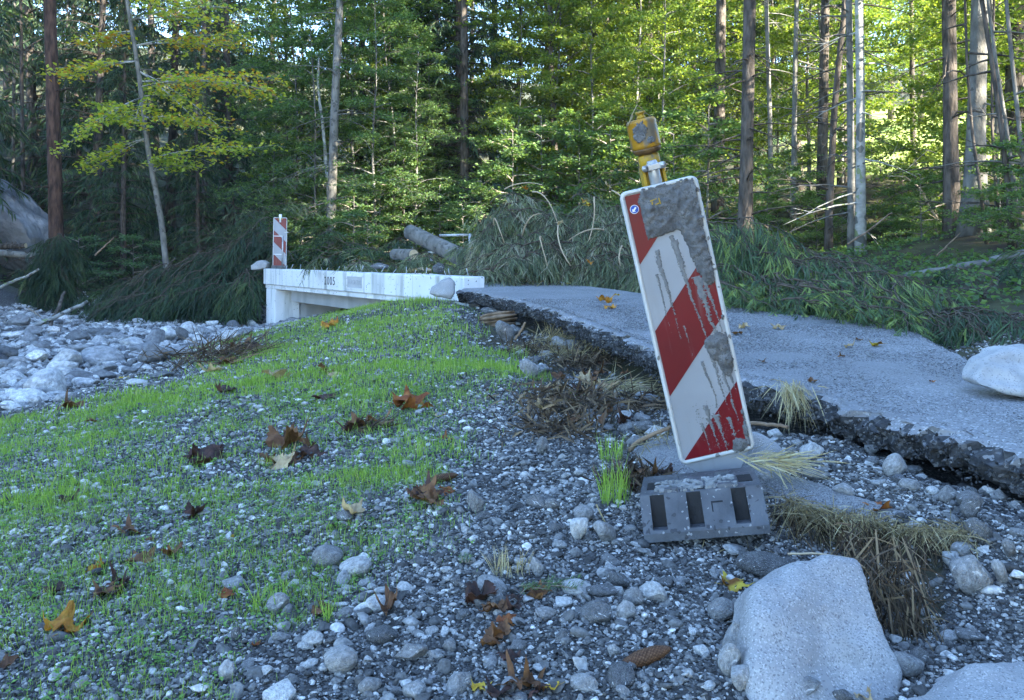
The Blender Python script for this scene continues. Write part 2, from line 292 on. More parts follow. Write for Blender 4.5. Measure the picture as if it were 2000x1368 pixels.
# ------------------------------------------------------------------ terrain
CP = []
for a in [(0,1368,1.65),(500,1368,1.62),(1000,1368,1.6),(1400,1368,1.58),(1700,1368,1.62),(2000,1368,1.65),
          (0,1150,2.25),(500,1150,2.2),(1000,1150,2.12),(1300,1150,2.1),
          (0,1000,3.0),(400,1000,2.9),(800,1000,2.65),(1100,1000,2.65),(1200,1030,2.5),
          (0,900,3.9),(400,900,3.7),(800,900,3.35),(1100,900,3.3),
          (0,800,6.3),(300,800,5.2),(700,800,4.5),(1000,800,4.3),
          (400,700,8.5),(600,700,7.0),(800,700,6.1),(960,720,5.35),(1000,740,4.95),
          (520,650,12),(600,625,11.3),(700,640,8.8),(850,640,7.4),(850,585,9.3),(780,588,9.8),(890,615,8.0),
          (950,655,7.9),(1000,690,7.15),(1080,750,5.65),(1130,720,6.3),(1050,650,8.2),(1200,800,4.5),(1200,880,3.45),(1180,960,2.85),
          (1300,780,4.8),(1250,730,5.7),(1400,910,3.05),(1350,860,3.4),
          (1480,850,3.62),(1550,880,3.26),(1620,860,3.36),(1700,910,3.02),(1850,960,2.74),(1980,1010,2.5),(2100,1050,2.2),
          (1600,955,2.75),(1500,930,2.9),(1700,985,2.6),(1520,990,2.62),(1620,1000,2.55),(1750,1020,2.45),(1880,1040,2.33),
          (1680,1120,2.36),(1780,1140,2.27),(1640,1090,2.42),(1720,1200,2.14),(1800,1240,2.0),(1580,1080,2.38),
          (1390,1072,2.44),(1300,1080,2.42),(1350,990,2.62),(1450,980,2.64),(1450,1075,2.42),(1900,1130,2.13),(1950,1300,1.76),(1500,1100,2.3),(1400,1060,2.42),
          (0,700,10),(200,700,10),(100,620,19),(300,640,15.5),(300,690,11),(0,750,8),(430,640,16),(480,650,15.2),(560,640,16.5),
          (0,590,24),(250,600,23),(60,490,27),(60,440,30),(-200,480,24),(-250,640,12),(-150,800,6.5),
          (940,550,12.5),(1000,500,17),(800,490,22),(1200,490,19),(1450,520,12.2),(1680,500,13),(1560,565,8.9),(1800,565,8.2),(1900,605,6.8),(1980,650,5.3),
          (1850,520,10.2),(1950,480,11),(1900,440,12.4),(2000,570,7.4),(2050,500,9),(1600,490,16),
          (1600,485,16.5),(1700,492,17),(1800,485,16.5),(1620,365,19.5),(1720,352,19.5),(1830,352,19.5),(1700,335,23),(1780,318,28),(1700,330,32),(1900,300,34),(1500,430,25),(1250,440,28),(1000,450,28),(600,460,30),(300,440,33),(2100,350,22),(2300,420,12)]:
    CP.append(P(*a))
for xyz in [(0,-.2,.04),(-1.5,.2,-.02),(1.5,.2,.08),(0,-1.5,.0),(-3,1.5,-.12),(-4.5,3,-.32),(3,1,.18),(-8,5,-.4),(5,2.5,.4),(9,4,1.2),(-10,12,-.3),(-14,20,.8),
            (-20,30,4),(-30,60,14),(0,60,8),(20,45,8),(40,60,14),(-30,100,26),(0,100,17),(60,100,26),(16,12,3.0),(24,15,4.5),(24,24,4.5),(40,28,8),(-14,8,.2),(-22,12,3),(8,-3,.8),(-8,-3,-.3),(40,5,8),(-40,10,8),(-50,50,18)]:
    CP.append(np.array(xyz, float))
CP = np.array(CP)
# the road surface (plane that falls towards the camera) and its torn edges
def zroad(x, y): return .26+.033*y
def RP(px, py):
    d = .74/(.033+(py-500)/F); return ((px-1000)/F*d, d)
near_px = [(900,566),(935,570),(975,577),(1020,586),(1090,605),(1180,637),(1260,668),(1330,700),(1400,722),(1480,742),(1560,754),(1640,778),(1720,806),(1820,824),(1900,845),(2000,874),(2160,918)]
far_px = [(955,545),(1010,547),(1080,552),(1180,562),(1300,578),(1420,598),(1500,608),(1600,617),(1740,636),(1790,650),(1845,680),(1900,706),(1960,738)]
NE = np.array([RP(*p) for p in near_px]+[(2.15, 1.5), (2.6, .2), (3.1, -1.6)]); FE = np.array([RP(*p) for p in far_px]+[(2.75, 3.55), (3.4, 2.5), (4.1, 1.0), (4.9, -1.0)])
ROADPOLY = [tuple(p) for p in NE]+[tuple(p) for p in FE[::-1]]
def resamp(Q, n):
    s = np.concatenate([[0], np.cumsum(np.linalg.norm(np.diff(Q, axis=0), axis=1))]); t = np.linspace(0, s[-1], n)
    return np.stack([np.interp(t, s, Q[:, k]) for k in range(Q.shape[1])], 1)
# sub-base under the road
nes = resamp(NE, 16); fes = resamp(FE, 16)
for a, b in zip(nes, fes):
    for f, dz in ((.06, -.27), (.16, -.22), (.5, -.2), (.9, -.2)):
        q = a*(1-f)+b*f; CP = np.vstack([CP, [q[0], q[1], zroad(*q)+dz]])
def fitrbf(C):
    n = len(C); D = np.linalg.norm(C[:, None, :2]-C[None, :, :2], axis=2)
    A = np.zeros((n+3, n+3)); A[:n, :n] = D; A[np.arange(n), np.arange(n)] -= .02
    A[:n, n] = 1; A[:n, n+1:] = C[:, :2]; A[n, :n] = 1; A[n+1:, :n] = C[:, :2].T
    return np.linalg.solve(A, np.concatenate([C[:, 2], np.zeros(3)]))
WT = fitrbf(CP)
def h0(x, y):
    x = np.asarray(x, float); y = np.asarray(y, float); sh = x.shape; x = x.ravel(); y = y.ravel(); r = np.zeros(len(x)); n = len(CP)
    for i in range(0, len(x), 20000):
        xx = x[i:i+20000]; yy = y[i:i+20000]
        D = np.sqrt((xx[:, None]-CP[None, :, 0])**2+(yy[:, None]-CP[None, :, 1])**2)
        r[i:i+20000] = D@WT[:n]+WT[n]+WT[n+1]*xx+WT[n+2]*yy
    return r.reshape(sh)
def river(x, y):                # 0..1, how much the point belongs to the stony river bed
    z = h0(x, y); return np.clip((-.12-z)/.1, 0, 1)*(np.asarray(x) < 0)
def h(x, y):
    x = np.asarray(x, float); y = np.asarray(y, float)
    z = h0(x, y); dist = np.sqrt(x*x+y*y)
    n = .018*fbm(x*2.1, y*2.1, 3)+.010*fbm(x*9, y*9, 5)+.0035*fbm(x*40, y*40, 9, 2)
    n = n+np.clip((dist-12)/30, 0, 1)*.5*fbm(x*.35, y*.35, 21)
    return z+n
DD = np.concatenate([np.arange(.9, 6, .01), np.arange(6, 15, .03), np.arange(15, 60, .1)])
def G(px, py, road=True):       # where the line of sight through a pixel meets the ground or the road
    x = (px-1000)/F*DD; z = 1-(py-500)/F*DD
    s = h(x, DD)
    if road:
        ins = inpoly(x, DD, ROADPOLY); s = np.where(ins, np.maximum(s, zroad(x, DD)), s)
    k = np.argmax(s >= z)
    if not (s >= z).any(): k = len(DD)-1
    if road and ins[k] and s[k]-z[k] > .025:          # met the broken face of the slab: stay in front of it, on the ground
        while k > 0 and (ins[k] or s[k] > h(x[k:k+1], DD[k:k+1])[0]+.001): k -= 1
        k = max(k-6, 0); return np.array([x[k], DD[k], h(x[k:k+1], DD[k:k+1])[0]])
    d = DD[k]; return np.array([x[k], d, s[k]])
def grid_sheet(name, xs, ys, zf, mat, tone=None):
    ny, nx = xs.shape; V = np.stack([xs, ys, zf], -1).reshape(-1, 3)
    i = np.arange(ny-1)[:, None]*nx; j = np.arange(nx-1)[None, :]
    Q = np.stack([i+j, i+j+1, i+nx+j+1, i+nx+j], -1).reshape(-1, 4)
    return mk(name, V, F4=Q, mat=mat, tone=tone)
ys = np.concatenate([np.linspace(-2.5, 1.0, 30), np.geomspace(1.02, 26, 300)])
ss = np.linspace(-1, 1, 330); ss = np.sign(ss)*(np.abs(ss)*.75+.25*np.abs(ss)**3)
Y = np.repeat(ys[:, None], len(ss), 1); X = ss[None, :]*(np.maximum(Y, 0)*1.0+3.0)
Z = h(X, Y)
def forest_zone(x, y): return np.clip(np.maximum.reduce([(x-2.2)/.6+0*y, (y-12)/1.0+np.minimum(0, x+1.5)*2])+.8*fbm(x*2, y*2, 63), 0, 1)*np.clip((y-4.7-np.clip(x-3.4, 0, 1)*.6)/.7, 0, 1)
def left_zone(x, y): return np.clip((y-19.5)/1.5+.5*fbm(x, y, 64), 0, 1)
SOIL = [[(930,612),(1000,630),(1120,668),(1210,700),(1300,745),(1300,870),(1190,900),(1100,830),(1040,750),(985,700),(940,665)], [(1580,1040),(1700,1030),(1840,1050),(1850,1130),(1840,1240),(1760,1270),(1700,1180)]]
def soil_zone(x, y):        # bare brown earth in the washed-out gully and hollow
    yy = np.maximum(y, .3); z = h0(x, y); px = 1000+F*x/yy+40*fbm(x*6, y*6, 71); py = 500-F*(z-1)/yy+18*fbm(x*6, y*6, 72); r = np.zeros(np.shape(x))
    for pl in SOIL: r = np.maximum(r, inpoly(px, py, pl)*1.0)
    return r*np.where(y > .5, .8, 0)
g = grid_sheet('ground', X, Y, Z, M['ground'], np.maximum.reduce([forest_zone(X, Y), left_zone(X, Y), soil_zone(X, Y)]).ravel()); tag(g, kind='structure')
ys2 = np.geomspace(22, 160, 70); xs2 = np.linspace(-1, 1, 90)
Y2 = np.repeat(ys2[:, None], 90, 1); X2 = xs2[None, :]*(Y2*1.2+6)
g2 = grid_sheet('forest_floor', X2, Y2, h(X2, Y2)-.12, M['forest_floor']); tag(g2, kind='structure')
for sgn, nm in ((1, 'hillside_right'), (-1, 'hillside_left')):
    a = np.linspace(0, 1, 50); b = np.linspace(-1, 1, 50)
    YY = np.repeat((12+b*45)[:, None], 50, 1); XX = sgn*(np.maximum(YY, 0)*.72+5+a[None, :]*90)
    o = grid_sheet(nm, XX if sgn > 0 else XX[:, ::-1], YY, (h(XX, YY)-.15) if sgn > 0 else (h(XX, YY)-.15)[:, ::-1], M['forest_floor']); tag(o, kind='structure')
# the sunlit meadow on the slope behind the right-hand trees
ma, mb_ = np.meshgrid(np.linspace(0, 1, 80), np.linspace(0, 1, 60)); my = 25+mb_*37; mx = 8+(my-24)*.25+ma*48
edge = np.minimum(np.minimum(ma, 1-ma), np.minimum(mb_, 1-mb_))
o = grid_sheet('meadow', mx, my, h(mx, my)-.35+np.clip(edge*9, 0, 1)*.5, M['meadow']); tag(o, kind='structure')

# ------------------------------------------------------------------ road slab
def build_road():
    n = 380; A = resamp(NE, n); B = resamp(FE, n)
    s = np.arange(n)
    dirv = nz(np.gradient(A, axis=0)); out = np.stack([dirv[:, 1], -dirv[:, 0]], 1)
    out *= np.sign(np.sum(out*(A-B), 1, keepdims=True))
    dB = nz(np.gradient(B, axis=0)); outB = np.stack([dB[:, 1], -dB[:, 0]], 1); outB *= np.sign(np.sum(outB*(B-A), 1, keepdims=True))
    A = A+out*(.05*fbm(s*.05, s*0, 4)+.045*fbm(s*.22, s*0, 6))[:, None]
    B = B+outB*(.04*fbm(s*.08, s*0, 14)+.03*fbm(s*.35, s*0, 16))[:, None]
    cols = []
    prof = [(-.2, -.17), (-.06, -.165), (.0, -.15), (.03, -.125), (.05, -.095), (.06, -.065), (.062, -.04), (.05, -.018), (.025, -.006)]
    for k, (o_, dz) in enumerate(prof):
        q = A+out*(o_+(.045*fbm(s*.45, s*0+k*.5, 31, 2)+.045*vn(s*.9, s*0+k*2.3, 37)*(k > 0)*(k < 8))*(1 if k else 0))[:, None]
        cols.append(np.c_[q, zroad(q[:, 0], q[:, 1])+dz+.016*fbm(s*.7, s*0+k, 41)+.01*vn(s*1.3, s*0+k*1.7, 43)*(k < 7)])
    for t in np.concatenate([np.linspace(0, .12, 10), np.linspace(.14, .97, 44)]):
        q = A*(1-t)+B*t; cols.append(np.c_[q, zroad(q[:, 0], q[:, 1])+.004*fbm(q[:, 0]*3, q[:, 1]*3, 51)+(-.006 if t < .03 else 0)])
    for o_, dz in ((0, -.01), (.03, -.03), (.035, -.08), (-.08, -.12)):
        q = B+outB*(o_+.012*fbm(s*.9, s*0, 61, 2))[:, None]; cols.append(np.c_[q, zroad(q[:, 0], q[:, 1])+dz])
    G3 = np.stack(cols, 1); ny, nx = G3.shape[:2]
    i = np.arange(ny-1)[:, None]*nx; j = np.arange(nx-1)[None, :]
    Q = np.stack([i+j, i+nx+j, i+nx+j+1, i+j+1], -1).reshape(-1, 4)
    mi = np.zeros((ny-1, nx-1), int); mi[:, :6] = 1; kk = (vn(np.arange(ny-1)*.9, np.zeros(ny-1), 5) > -.2); mi[kk, 6] = 1
    o = mk('road', G3.reshape(-1, 3), F4=Q, mats=[M['asphalt'], M['asphalt_core']], midx=mi.ravel()); tag(o, kind='structure')
    sm = np.ones((ny-1, nx-1), bool); sm[:, :8] = False; o.data.polygons.foreach_set('use_smooth', sm.ravel()); return A, out
RA, ROUT = build_road()

# silt sheet that lies round the foot of the near beacon
def silt(name, poly):
    p = np.array([G(a, b)[:2] for a, b in poly]); lo = p.min(0); hi = p.max(0)
    x, y = np.meshgrid(np.linspace(lo[0]-.05, hi[0]+.05, 60), np.linspace(lo[1]-.05, hi[1]+.05, 60))
    pl = [tuple(q) for q in p]
    D = np.min(np.stack([np.abs(np.hypot(x-(a[0]*(1-t)+b[0]*t), y-(a[1]*(1-t)+b[1]*t))) for a, b in zip(p, np.roll(p, -1, 0)) for t in np.linspace(0, 1, 12)]), 0)
    D = np.where(inpoly(x, y, pl), D, -D)+.02*fbm(x*9, y*9, 8)
    z = h0(x, y)+np.clip(D*.6, -.06, .03)+.004*fbm(x*14, y*14, 77)
    o = grid_sheet(name, x, y, z, M['sand']); return tag(o, kind='structure')
silt('silt_bank', [(1240,880),(1320,860),(1500,900),(1560,935),(1660,960),(1790,1010),(1680,1018),(1540,985),(1400,935),(1260,925)])

# ------------------------------------------------------------------ concrete bridge
BR = np.array([-.61, 10.0]); BL = np.array([-5.15, 16.5]); bd = (BL-BR)/np.linalg.norm(BL-BR); bn = np.array([-bd[1], bd[0]])   # bn points towards the camera side
if bn[1] > 0: bn = -bn
BLEN = float(np.linalg.norm(BL-BR))
bridge = empty('concrete_bridge', (BR[0], BR[1], 0), math.atan2(bd[1], bd[0]))
tag(bridge, 'white concrete bridge with the year 2005 and a small plaque on its edge beam', 'bridge')
# local axes: x along the edge beam away from the camera, -y / +y across; front face is towards the camera
sgn = 1.0 if (Matrix.Rotation(math.atan2(bd[1], bd[0]), 2) @ Vector((0, 1))).dot(Vector(bn)) > 0 else -1.0
def bb(name, x0, x1, o0, o1, z0, z1, m='concrete', bev=.015, parent=bridge):   # o measured towards the camera
    mb = MB(); mb.box(((x0+x1)/2, sgn*(o0+o1)/2, (z0+z1)/2), (x1-x0, abs(o1-o0), z1-z0)); ob = mb.build(name, M[m], parent, smooth=False)
    if bev:
        b = ob.modifiers.new('b', 'BEVEL'); b.width = bev; b.segments = 2
    return ob
bb('edge_beam', 0, BLEN, -.32, 0, .415, .735)
bb('drip_ledge', .02, BLEN-.02, -.3, -.035, .33, .4148)
bb('deck_slab', .3, BLEN-.1, -4.3, -.322, .40, .60, 'concrete')
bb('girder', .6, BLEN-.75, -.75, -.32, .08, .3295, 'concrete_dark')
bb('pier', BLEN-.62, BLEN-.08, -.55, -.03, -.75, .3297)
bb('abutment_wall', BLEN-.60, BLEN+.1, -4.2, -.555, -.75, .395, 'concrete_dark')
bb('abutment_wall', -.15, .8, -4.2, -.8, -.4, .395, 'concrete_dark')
bb('wing_wall', -.02, .45, -.34, -.06, .05, .41)
pl0, pl1 = 3.02, 3.62
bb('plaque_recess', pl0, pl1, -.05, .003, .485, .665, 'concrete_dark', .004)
for args in ((pl0-.02, pl0, .47, .68), (pl1, pl1+.02, .47, .68), (pl0-.02, pl1+.02, .465, .4848), (pl0-.02, pl1+.02, .6652, .685)):
    bb('plaque_border', args[0], args[1], -.02, .010, args[2], args[3], 'concrete', 0)
def text(body, x, o, z, size, m, name, parent=bridge, ext=.002):
    cu = bpy.data.curves.new(name, 'FONT'); cu.body = body; cu.size = size; cu.extrude = ext; cu.align_x = 'CENTER'; cu.align_y = 'CENTER'
    cu.materials.append(M[m]); tmp = bpy.data.objects.new(name, cu); col.objects.link(tmp); bpy.context.view_layer.update()
    me = bpy.data.meshes.new_from_object(tmp.evaluated_get(bpy.context.evaluated_depsgraph_get())); bpy.data.objects.remove(tmp)
    ob = bpy.data.objects.new(name, me); col.objects.link(ob); ob.parent = parent; ob.location = (x, sgn*o, z)
    ob.rotation_euler = (math.radians(90), 0, math.pi if sgn > 0 else 0)
    return ob
for k, ch in enumerate('2005'): text(ch, 4.55-k*.125, .003, .565, .20, 'engraved_shade', 'numeral')
text('VERGNTAL', (pl0+pl1)/2, .004, .575, .105, 'relief', 'plaque_lettering')
for k in range(4): bb('form_joint', 1.35+1.62*k, 1.358+1.62*k, -.1, .0012, .42, .733, 'concrete_dark', 0)
for k in range(22):
    x = .15+k*(BLEN-.5)/21+rng.uniform(-.12, .12)
    mb = MB(); hh = rng.uniform(.05, .11); mb.tube([(x, sgn*-rng.uniform(.08, .22), .73), (x+rng.uniform(-.01, .01), sgn*-.15, .735+hh)], .006, 6)
    mb.build('rebar', M['steel'], bridge)

# ------------------------------------------------------------------ the warning beacons
def clip_band(u0, v0, u1, v1, a, b):        # region of the rectangle where a <= v - u*k <= b, 45 degree band
    pts = [(u0, v0), (u1, v0), (u1, v1), (u0, v1)]
    for sg, lim in ((1, a), (-1, -b)):
        res = []
        for i in range(len(pts)):
            p, q = pts[i], pts[(i+1) % len(pts)]
            fp = sg*(p[1]-p[0])-lim; fq = sg*(q[1]-q[0])-lim
            if fp >= 0: res.append(p)
            if fp*fq < 0:
                t = fp/(fp-fq); res.append((p[0]+(q[0]-p[0])*t, p[1]+(q[1]-p[1])*t))
        pts = res
        if len(pts) < 3: return None
    return pts
def rrect(wd, ht, r, n=6):
    out = []
    for cx, cz, a0 in ((wd/2-r, ht/2-r, 0), (-wd/2+r, ht/2-r, 90), (-wd/2+r, -ht/2+r, 180), (wd/2-r, -ht/2+r, 270)):
        for k in range(n+1):
            a = math.radians(a0+90*k/n); out.append((cx+r*math.cos(a), cz+r*math.sin(a)))
    return out
def make_beacon(W, H, flip, rim=.015, name='warning_beacon'):
    root = empty(name)
    mb = MB(); mb.poly(rrect(W-.004, H-.004, .022), .012); pn = mb.build('panel', M['white_paint'], root, smooth=False)
    # raised rim: ring between outer and inner outline
    mb = MB(); o1 = np.array(rrect(W, H, .024)); i1 = np.array(rrect(W-2*rim, H-2*rim, .012)); n = len(o1)
    def ring(p, y): return np.c_[p[:, 0], np.full(n, y), p[:, 1]]
    mid1 = o1*.75+i1*.25; mid2 = o1*.3+i1*.7
    V = np.concatenate([ring(o1, .004), ring(o1, -.012), ring(mid1, -.0185), ring(mid2, -.0185), ring(i1, -.011)])
    Q = [[k*n+i, k*n+(i+1) % n, (k+1)*n+(i+1) % n, (k+1)*n+i] for k in range(4) for i in range(n)]
    mb.add(V, Q=Q); mb.build('rim', M['frame'], root)
    iw, ih = W-2*rim-.002, H-2*rim-.002
    per = ih/2
    for k in range(3):
        base = [0-.0, .5*ih, ih][k]
        # v measured down from the top, u to the right; red where v+u in [base, base+ih/4]
        pts = []
        b = clip_band(-iw, 0, 0, ih, base, base+ih*.25) if not flip else clip_band(0, 0, iw, ih, base-iw, base-iw+ih*.25)
        if not b: continue
        pp = [((-u if not flip else u)-iw/2, ih/2-v) for u, v in b]
        a2 = 0.5*sum(pp[i][0]*pp[(i+1) % len(pp)][1]-pp[(i+1) % len(pp)][0]*pp[i][1] for i in range(len(pp)))
        if a2 < 0: pp = pp[::-1]
        mb = MB(); mb.poly(pp, .0018); ob = mb.build('red_stripe', M['red'], root, smooth=False); ob.location = (0, -.0122, 0)
    return root
def mud_patch(name, W, H, fun, root, mat_, y0=-.0155, res=.0045, seed=1):
    nx = int(W/res); ny = int(H/res)
    u = (np.arange(nx+1)/nx-.5)*W; v = (np.arange(ny+1)/ny)*H
    U, Vv = np.meshgrid(u, v); T = fun(U, Vv)            # thickness (m), <0 = none
    V = np.stack([U+.002*vn(U*300, Vv*300, seed), np.where(T > 0, y0-T, y0+.006), H/2-Vv+.002*vn(U*280, Vv*280, seed+3)], -1)
    keep = (np.maximum.reduce([T[:-1, :-1], T[1:, :-1], T[:-1, 1:], T[1:, 1:]]) > 0)
    idx = np.arange((nx+1)*(ny+1)).reshape(ny+1, nx+1)
    Q = np.stack([idx[:-1, :-1], idx[1:, :-1], idx[1:, 1:], idx[:-1, 1:]], -1)[keep]
    used = np.unique(Q); mp = np.zeros(idx.size, int); mp[used] = np.arange(len(used))
    return mk(name, V.reshape(-1, 3)[used], F4=mp[Q], mat=mat_, parent=root)
BW, BH = .272, 1.0
beacon = make_beacon(BW, BH, False)
tag(beacon, 'large tilted red and white striped warning beacon smeared with grey mud, by the road', 'warning beacon')
def Rm(a, b, c):
    ca, sa, cb, sb, cc, s_ = math.cos(a), math.sin(a), math.cos(b), math.sin(b), math.cos(c), math.sin(c)
    return np.array([[ca, -sa, 0], [sa, ca, 0], [0, 0, 1]])@np.array([[1, 0, 0], [0, cb, -sb], [0, sb, cb]])@np.array([[cc, 0, s_], [0, 1, 0], [-s_, 0, cc]])
Rb = Rm(-.0092, .1229, -.2386); Tb = np.array([.618, 2.7987, .7656])
mw = Matrix.Identity(4)
for i in range(3):
    for j in range(3): mw[i][j] = Rb[i, j]
    mw[i][3] = Tb[i]
beacon.matrix_world = mw
def mudf(U, V):
    n = fbm(U*26, V*26, 11, 4); n2 = fbm(U*70, V*70, 12, 3)
    def blob(cu, cv, ru, rv): return 1-np.hypot((U-cu)/ru, (V-cv)/rv)
    b = np.maximum.reduce([blob(.01, .07, .125, .075), blob(-.05, .09, .06, .09), blob(.08, .10, .06, .12), blob(.10, .22, .045, .14), blob(.085, .16, .05, .12), blob(.10, .32, .035, .07), blob(-.01, .13, .08, .05), blob(.125, .12, .02, .2)])
    b2 = np.maximum.reduce([blob(.085, .60, .055, .055), blob(.10, .66, .03, .07), blob(.065, .585, .04, .03), blob(.125, .62, .012, .16)*.7])
    b3 = np.maximum.reduce([blob(.122, .93, .018, .09), blob(.09, .97, .05, .03)*.5])
    t = np.maximum.reduce([b+.30*n-.02, b2+.35*n-.05, b3+.4*n-.05])
    return np.where((t > .05) & (np.abs(U) < .121+.006*n2) & ~((U < -.077+.006*n) & (V < .5)), .003+.016*np.clip(t, 0, .8)*(1+.5*n2)+.004*n2, -1)
for v0, v1 in ((0, .46), (.46, .80), (.80, 1.0)):
    mud_patch('mud_clod', BW-.008, BH-.006, lambda U, V: np.where((V >= v0) & (V < v1), mudf(U, V), -1), beacon, M['mud'])
def dripf(U, V):
    t = np.full(U.shape, -1.)
    for u0, v0, v1, wd, sl_ in ((-.055, .22, .55, .012, .03), (.003, .18, .78, .010, .075), (.012, .20, .40, .013, .07), (.06, .34, .62, .022, .07), (.085, .36, .58, .012, .07), (.02, .64, .86, .006, .06), (.05, .62, .84, .009, .06), (.075, .66, .93, .006, .07), (.10, .68, .8, .008, .05), (-.075, .30, .52, .005, .03), (-.005, .80, .99, .012, .05), (.025, .84, .995, .014, .05), (.065, .86, .98, .01, .05), (.09, .80, .9, .008, .05), (-.02, .5, .62, .004, .05), (-.03, .86, .97, .008, .04)):
        k = np.clip((V-v0)/(v1-v0), 0, 1); c = u0+sl_*(V-v0)/.6+.004*vn(V*22, V*0+u0*50, 5)
        d = 1-np.abs(U-c)/(wd*(1.1-.6*k)*(1+.35*vn(U*260, V*45, 3)))
        d = np.where((V > v0) & (V < v1), d, -1)*(1-.25*k)
        t = np.maximum(t, d-(.28+.65*np.abs(vn(U*420, V*420, 6)))*(.5+.9*k))
    sp = vn(U*330, V*330, 19)
    reg = np.maximum(1-np.hypot((U-.0)/.075, (V-.84)/.06), 1-np.hypot((U-.05)/.1, (V-.93)/.09))
    t = np.where((sp > .80-.42*np.clip(reg, 0, 1)) & (reg > 0), np.maximum(t, .1), t)
    return np.where((t > 0) & (np.abs(U) < .127) & (V < .99), .0012+.0015*np.clip(t, 0, 1), -1)
mud_patch('mud_streak', BW-.008, BH-.006, dripf, beacon, M['mudfilm'], y0=-.0142, res=.0028)
# tapered lower tail of the panel
mb = MB(); mb.poly([(-.125, -.5), (-.03, -.585), (.055, -.585), (.11, -.5)], .010); mb.build('panel_tail', M['white_paint'], beacon, smooth=False)
# blue arrow disc, left over yellow mark
def disc(r, n=24): return [(r*math.cos(2*math.pi*k/n), r*math.sin(2*math.pi*k/n)) for k in range(n)]
mb = MB(); mb.poly(disc(.0155), .001); d0 = mb.build('arrow_disc', M['white'], beacon, smooth=False); d0.location = (-.097, -.0142, .434)
mb = MB(); mb.poly(disc(.0135), .001); d1 = mb.build('disc_face', M['blue'], d0, smooth=False); d1.location = (0, -.001, 0)
mb = MB(); ar = [(-.008, -.008), (.003, -.008), (-.0005, -.0045), (.008, .004), (.004, .008), (-.0045, -.0005), (-.008, .003)]
mb.poly(ar, .0008); d2 = mb.build('arrow', M['white'], d0, smooth=False); d2.location = (0, -.002, 0)
for k, (x, z, a, l) in enumerate(((-.03, .452, 10, .024), (-.036, .442, 80, .010), (-.010, .444, 95, .022), (-.020, .436, 12, .014))):
    mb = MB(); ca, sa = math.cos(math.radians(a)), math.sin(math.radians(a))
    mb.poly([(x-l/2*ca-.002*-sa, z-l/2*sa-.002*ca), (x+l/2*ca-.002*-sa, z+l/2*sa-.002*ca), (x+l/2*ca+.002*-sa, z+l/2*sa+.002*ca), (x-l/2*ca+.002*-sa, z-l/2*sa+.002*ca)], .001)
    ob = mb.build('yellow_mark', M['yellow'], beacon, smooth=False); ob.location = (0, -.0345, 0)
# post stub, clamp and lamp
mb = MB(); mb.tube([(0, .012, .42), (0, .012, .565), (0, .012, .582)], [.021, .021, .016], 16); mb.build('post', M['steel'], beacon)
mb = MB(); mb.box((0, .026, -.05), (.05, .03, .98)); bk = mb.build('back_channel', M['steel'], beacon, smooth=False)
lamp = empty('warning_lamp'); lamp.parent = beacon; lamp.location = (0, 0, -.042); lamp.scale = (.96, 1, 1)
def lathe_rr(mb, secs, n=40, sq=.35, c=(0, 0)):     # stacked rounded-square sections (z, half width x, half depth y)
    a = np.arange(n)/n*2*np.pi; e = 2*(1-sq)
    ux = np.sign(np.cos(a))*np.abs(np.cos(a))**(e/2); uy = np.sign(np.sin(a))*np.abs(np.sin(a))**(e/2)
    m = len(secs); V = np.concatenate([np.c_[c[0]+ux*sx, c[1]+uy*sy, np.full(n, z)] for z, sx, sy in secs])
    i = np.arange(m-1)[:, None]*n; j = np.arange(n)[None, :]; k = (j+1) % n
    Q = np.stack([i+j, i+k, i+n+k, i+n+j], -1).reshape(-1, 4)
    V = np.concatenate([V, [[c[0], c[1], secs[0][0]], [c[0], c[1], secs[-1][0]]]]); b = m*n; jj = np.arange(n); kk = (jj+1) % n
    T = np.concatenate([np.stack([np.full(n, b), kk, jj], 1), np.stack([np.full(n, b+1), (m-1)*n+jj, (m-1)*n+kk], 1)])
    return mb.add(V, T=T, Q=Q)
mb = MB(); lathe_rr(mb, [(.500, .040, .026), (.505, .043, .030), (.60, .043, .030), (.606, .040, .028)], c=(0, .062)); mb.build('battery_housing', M['yellow'], lamp)
mb = MB(); lathe_rr(mb, [(.600, .034, .030), (.606, .039, .034), (.640, .039, .034), (.647, .033, .030)], c=(0, .06)); mb.build('lamp_neck', M['yellow'], lamp)
for sx in (-1, 1):
    mb = MB(); mb.box((sx*.036, .026, .55), (.010, .022, .10)); mb.build('housing_rib', M['yellow'], lamp, smooth=False)
mb = MB(); mb.box((0, .026, .604), (.088, .02, .008)); mb.build('housing_ledge', M['yellow'], lamp, smooth=False)
mb = MB(); lathe_rr(mb, [(.647, .030, .030), (.652, .047, .043), (.662, .051, .046), (.668, .051, .046)], sq=.14, c=(0, .055)); mb.build('lens_rim', M['amber_dark'], lamp)
mb = MB(); sec = [(.668, .0505, .046), (.672, .053, .048)]+[(.675+.0062*k+.0031*(q), .0535+.0008*q, .0485+.0008*q) for k in range(14) for q in (0, 1)]+[(.762, .0535, .0485), (.768, .050, .045), (.771, .044, .040)]
lathe_rr(mb, sec, sq=.14, c=(0, .055)); ln = mb.build('lens', M['amber'], lamp)
mb = MB(); lathe_rr(mb, [(.7712, .016, .016), (.778, .016, .016), (.780, .013, .013), (.788, .013, .013), (.790, .019, .019), (.797, .018, .018)], sq=.2, c=(.004, .055)); mb.build('lens_cap', M['yellow'], lamp)
def lensmud(U, V):
    n = fbm(U*60, V*60, 71, 4); b = np.maximum(1-np.hypot((U+.018)/.028, (V-.042)/.04), 1-np.hypot((U-.012)/.018, (V-.075)/.016))
    t = b+.5*n-.12; return np.where(t > .05, .0025+.003*np.clip(t, 0, 1), -1)
ob = mud_patch('mud', .094, .096, lensmud, lamp, M['mud'], y0=.0075, res=.002); ob.location = (0, 0, .672+.048)
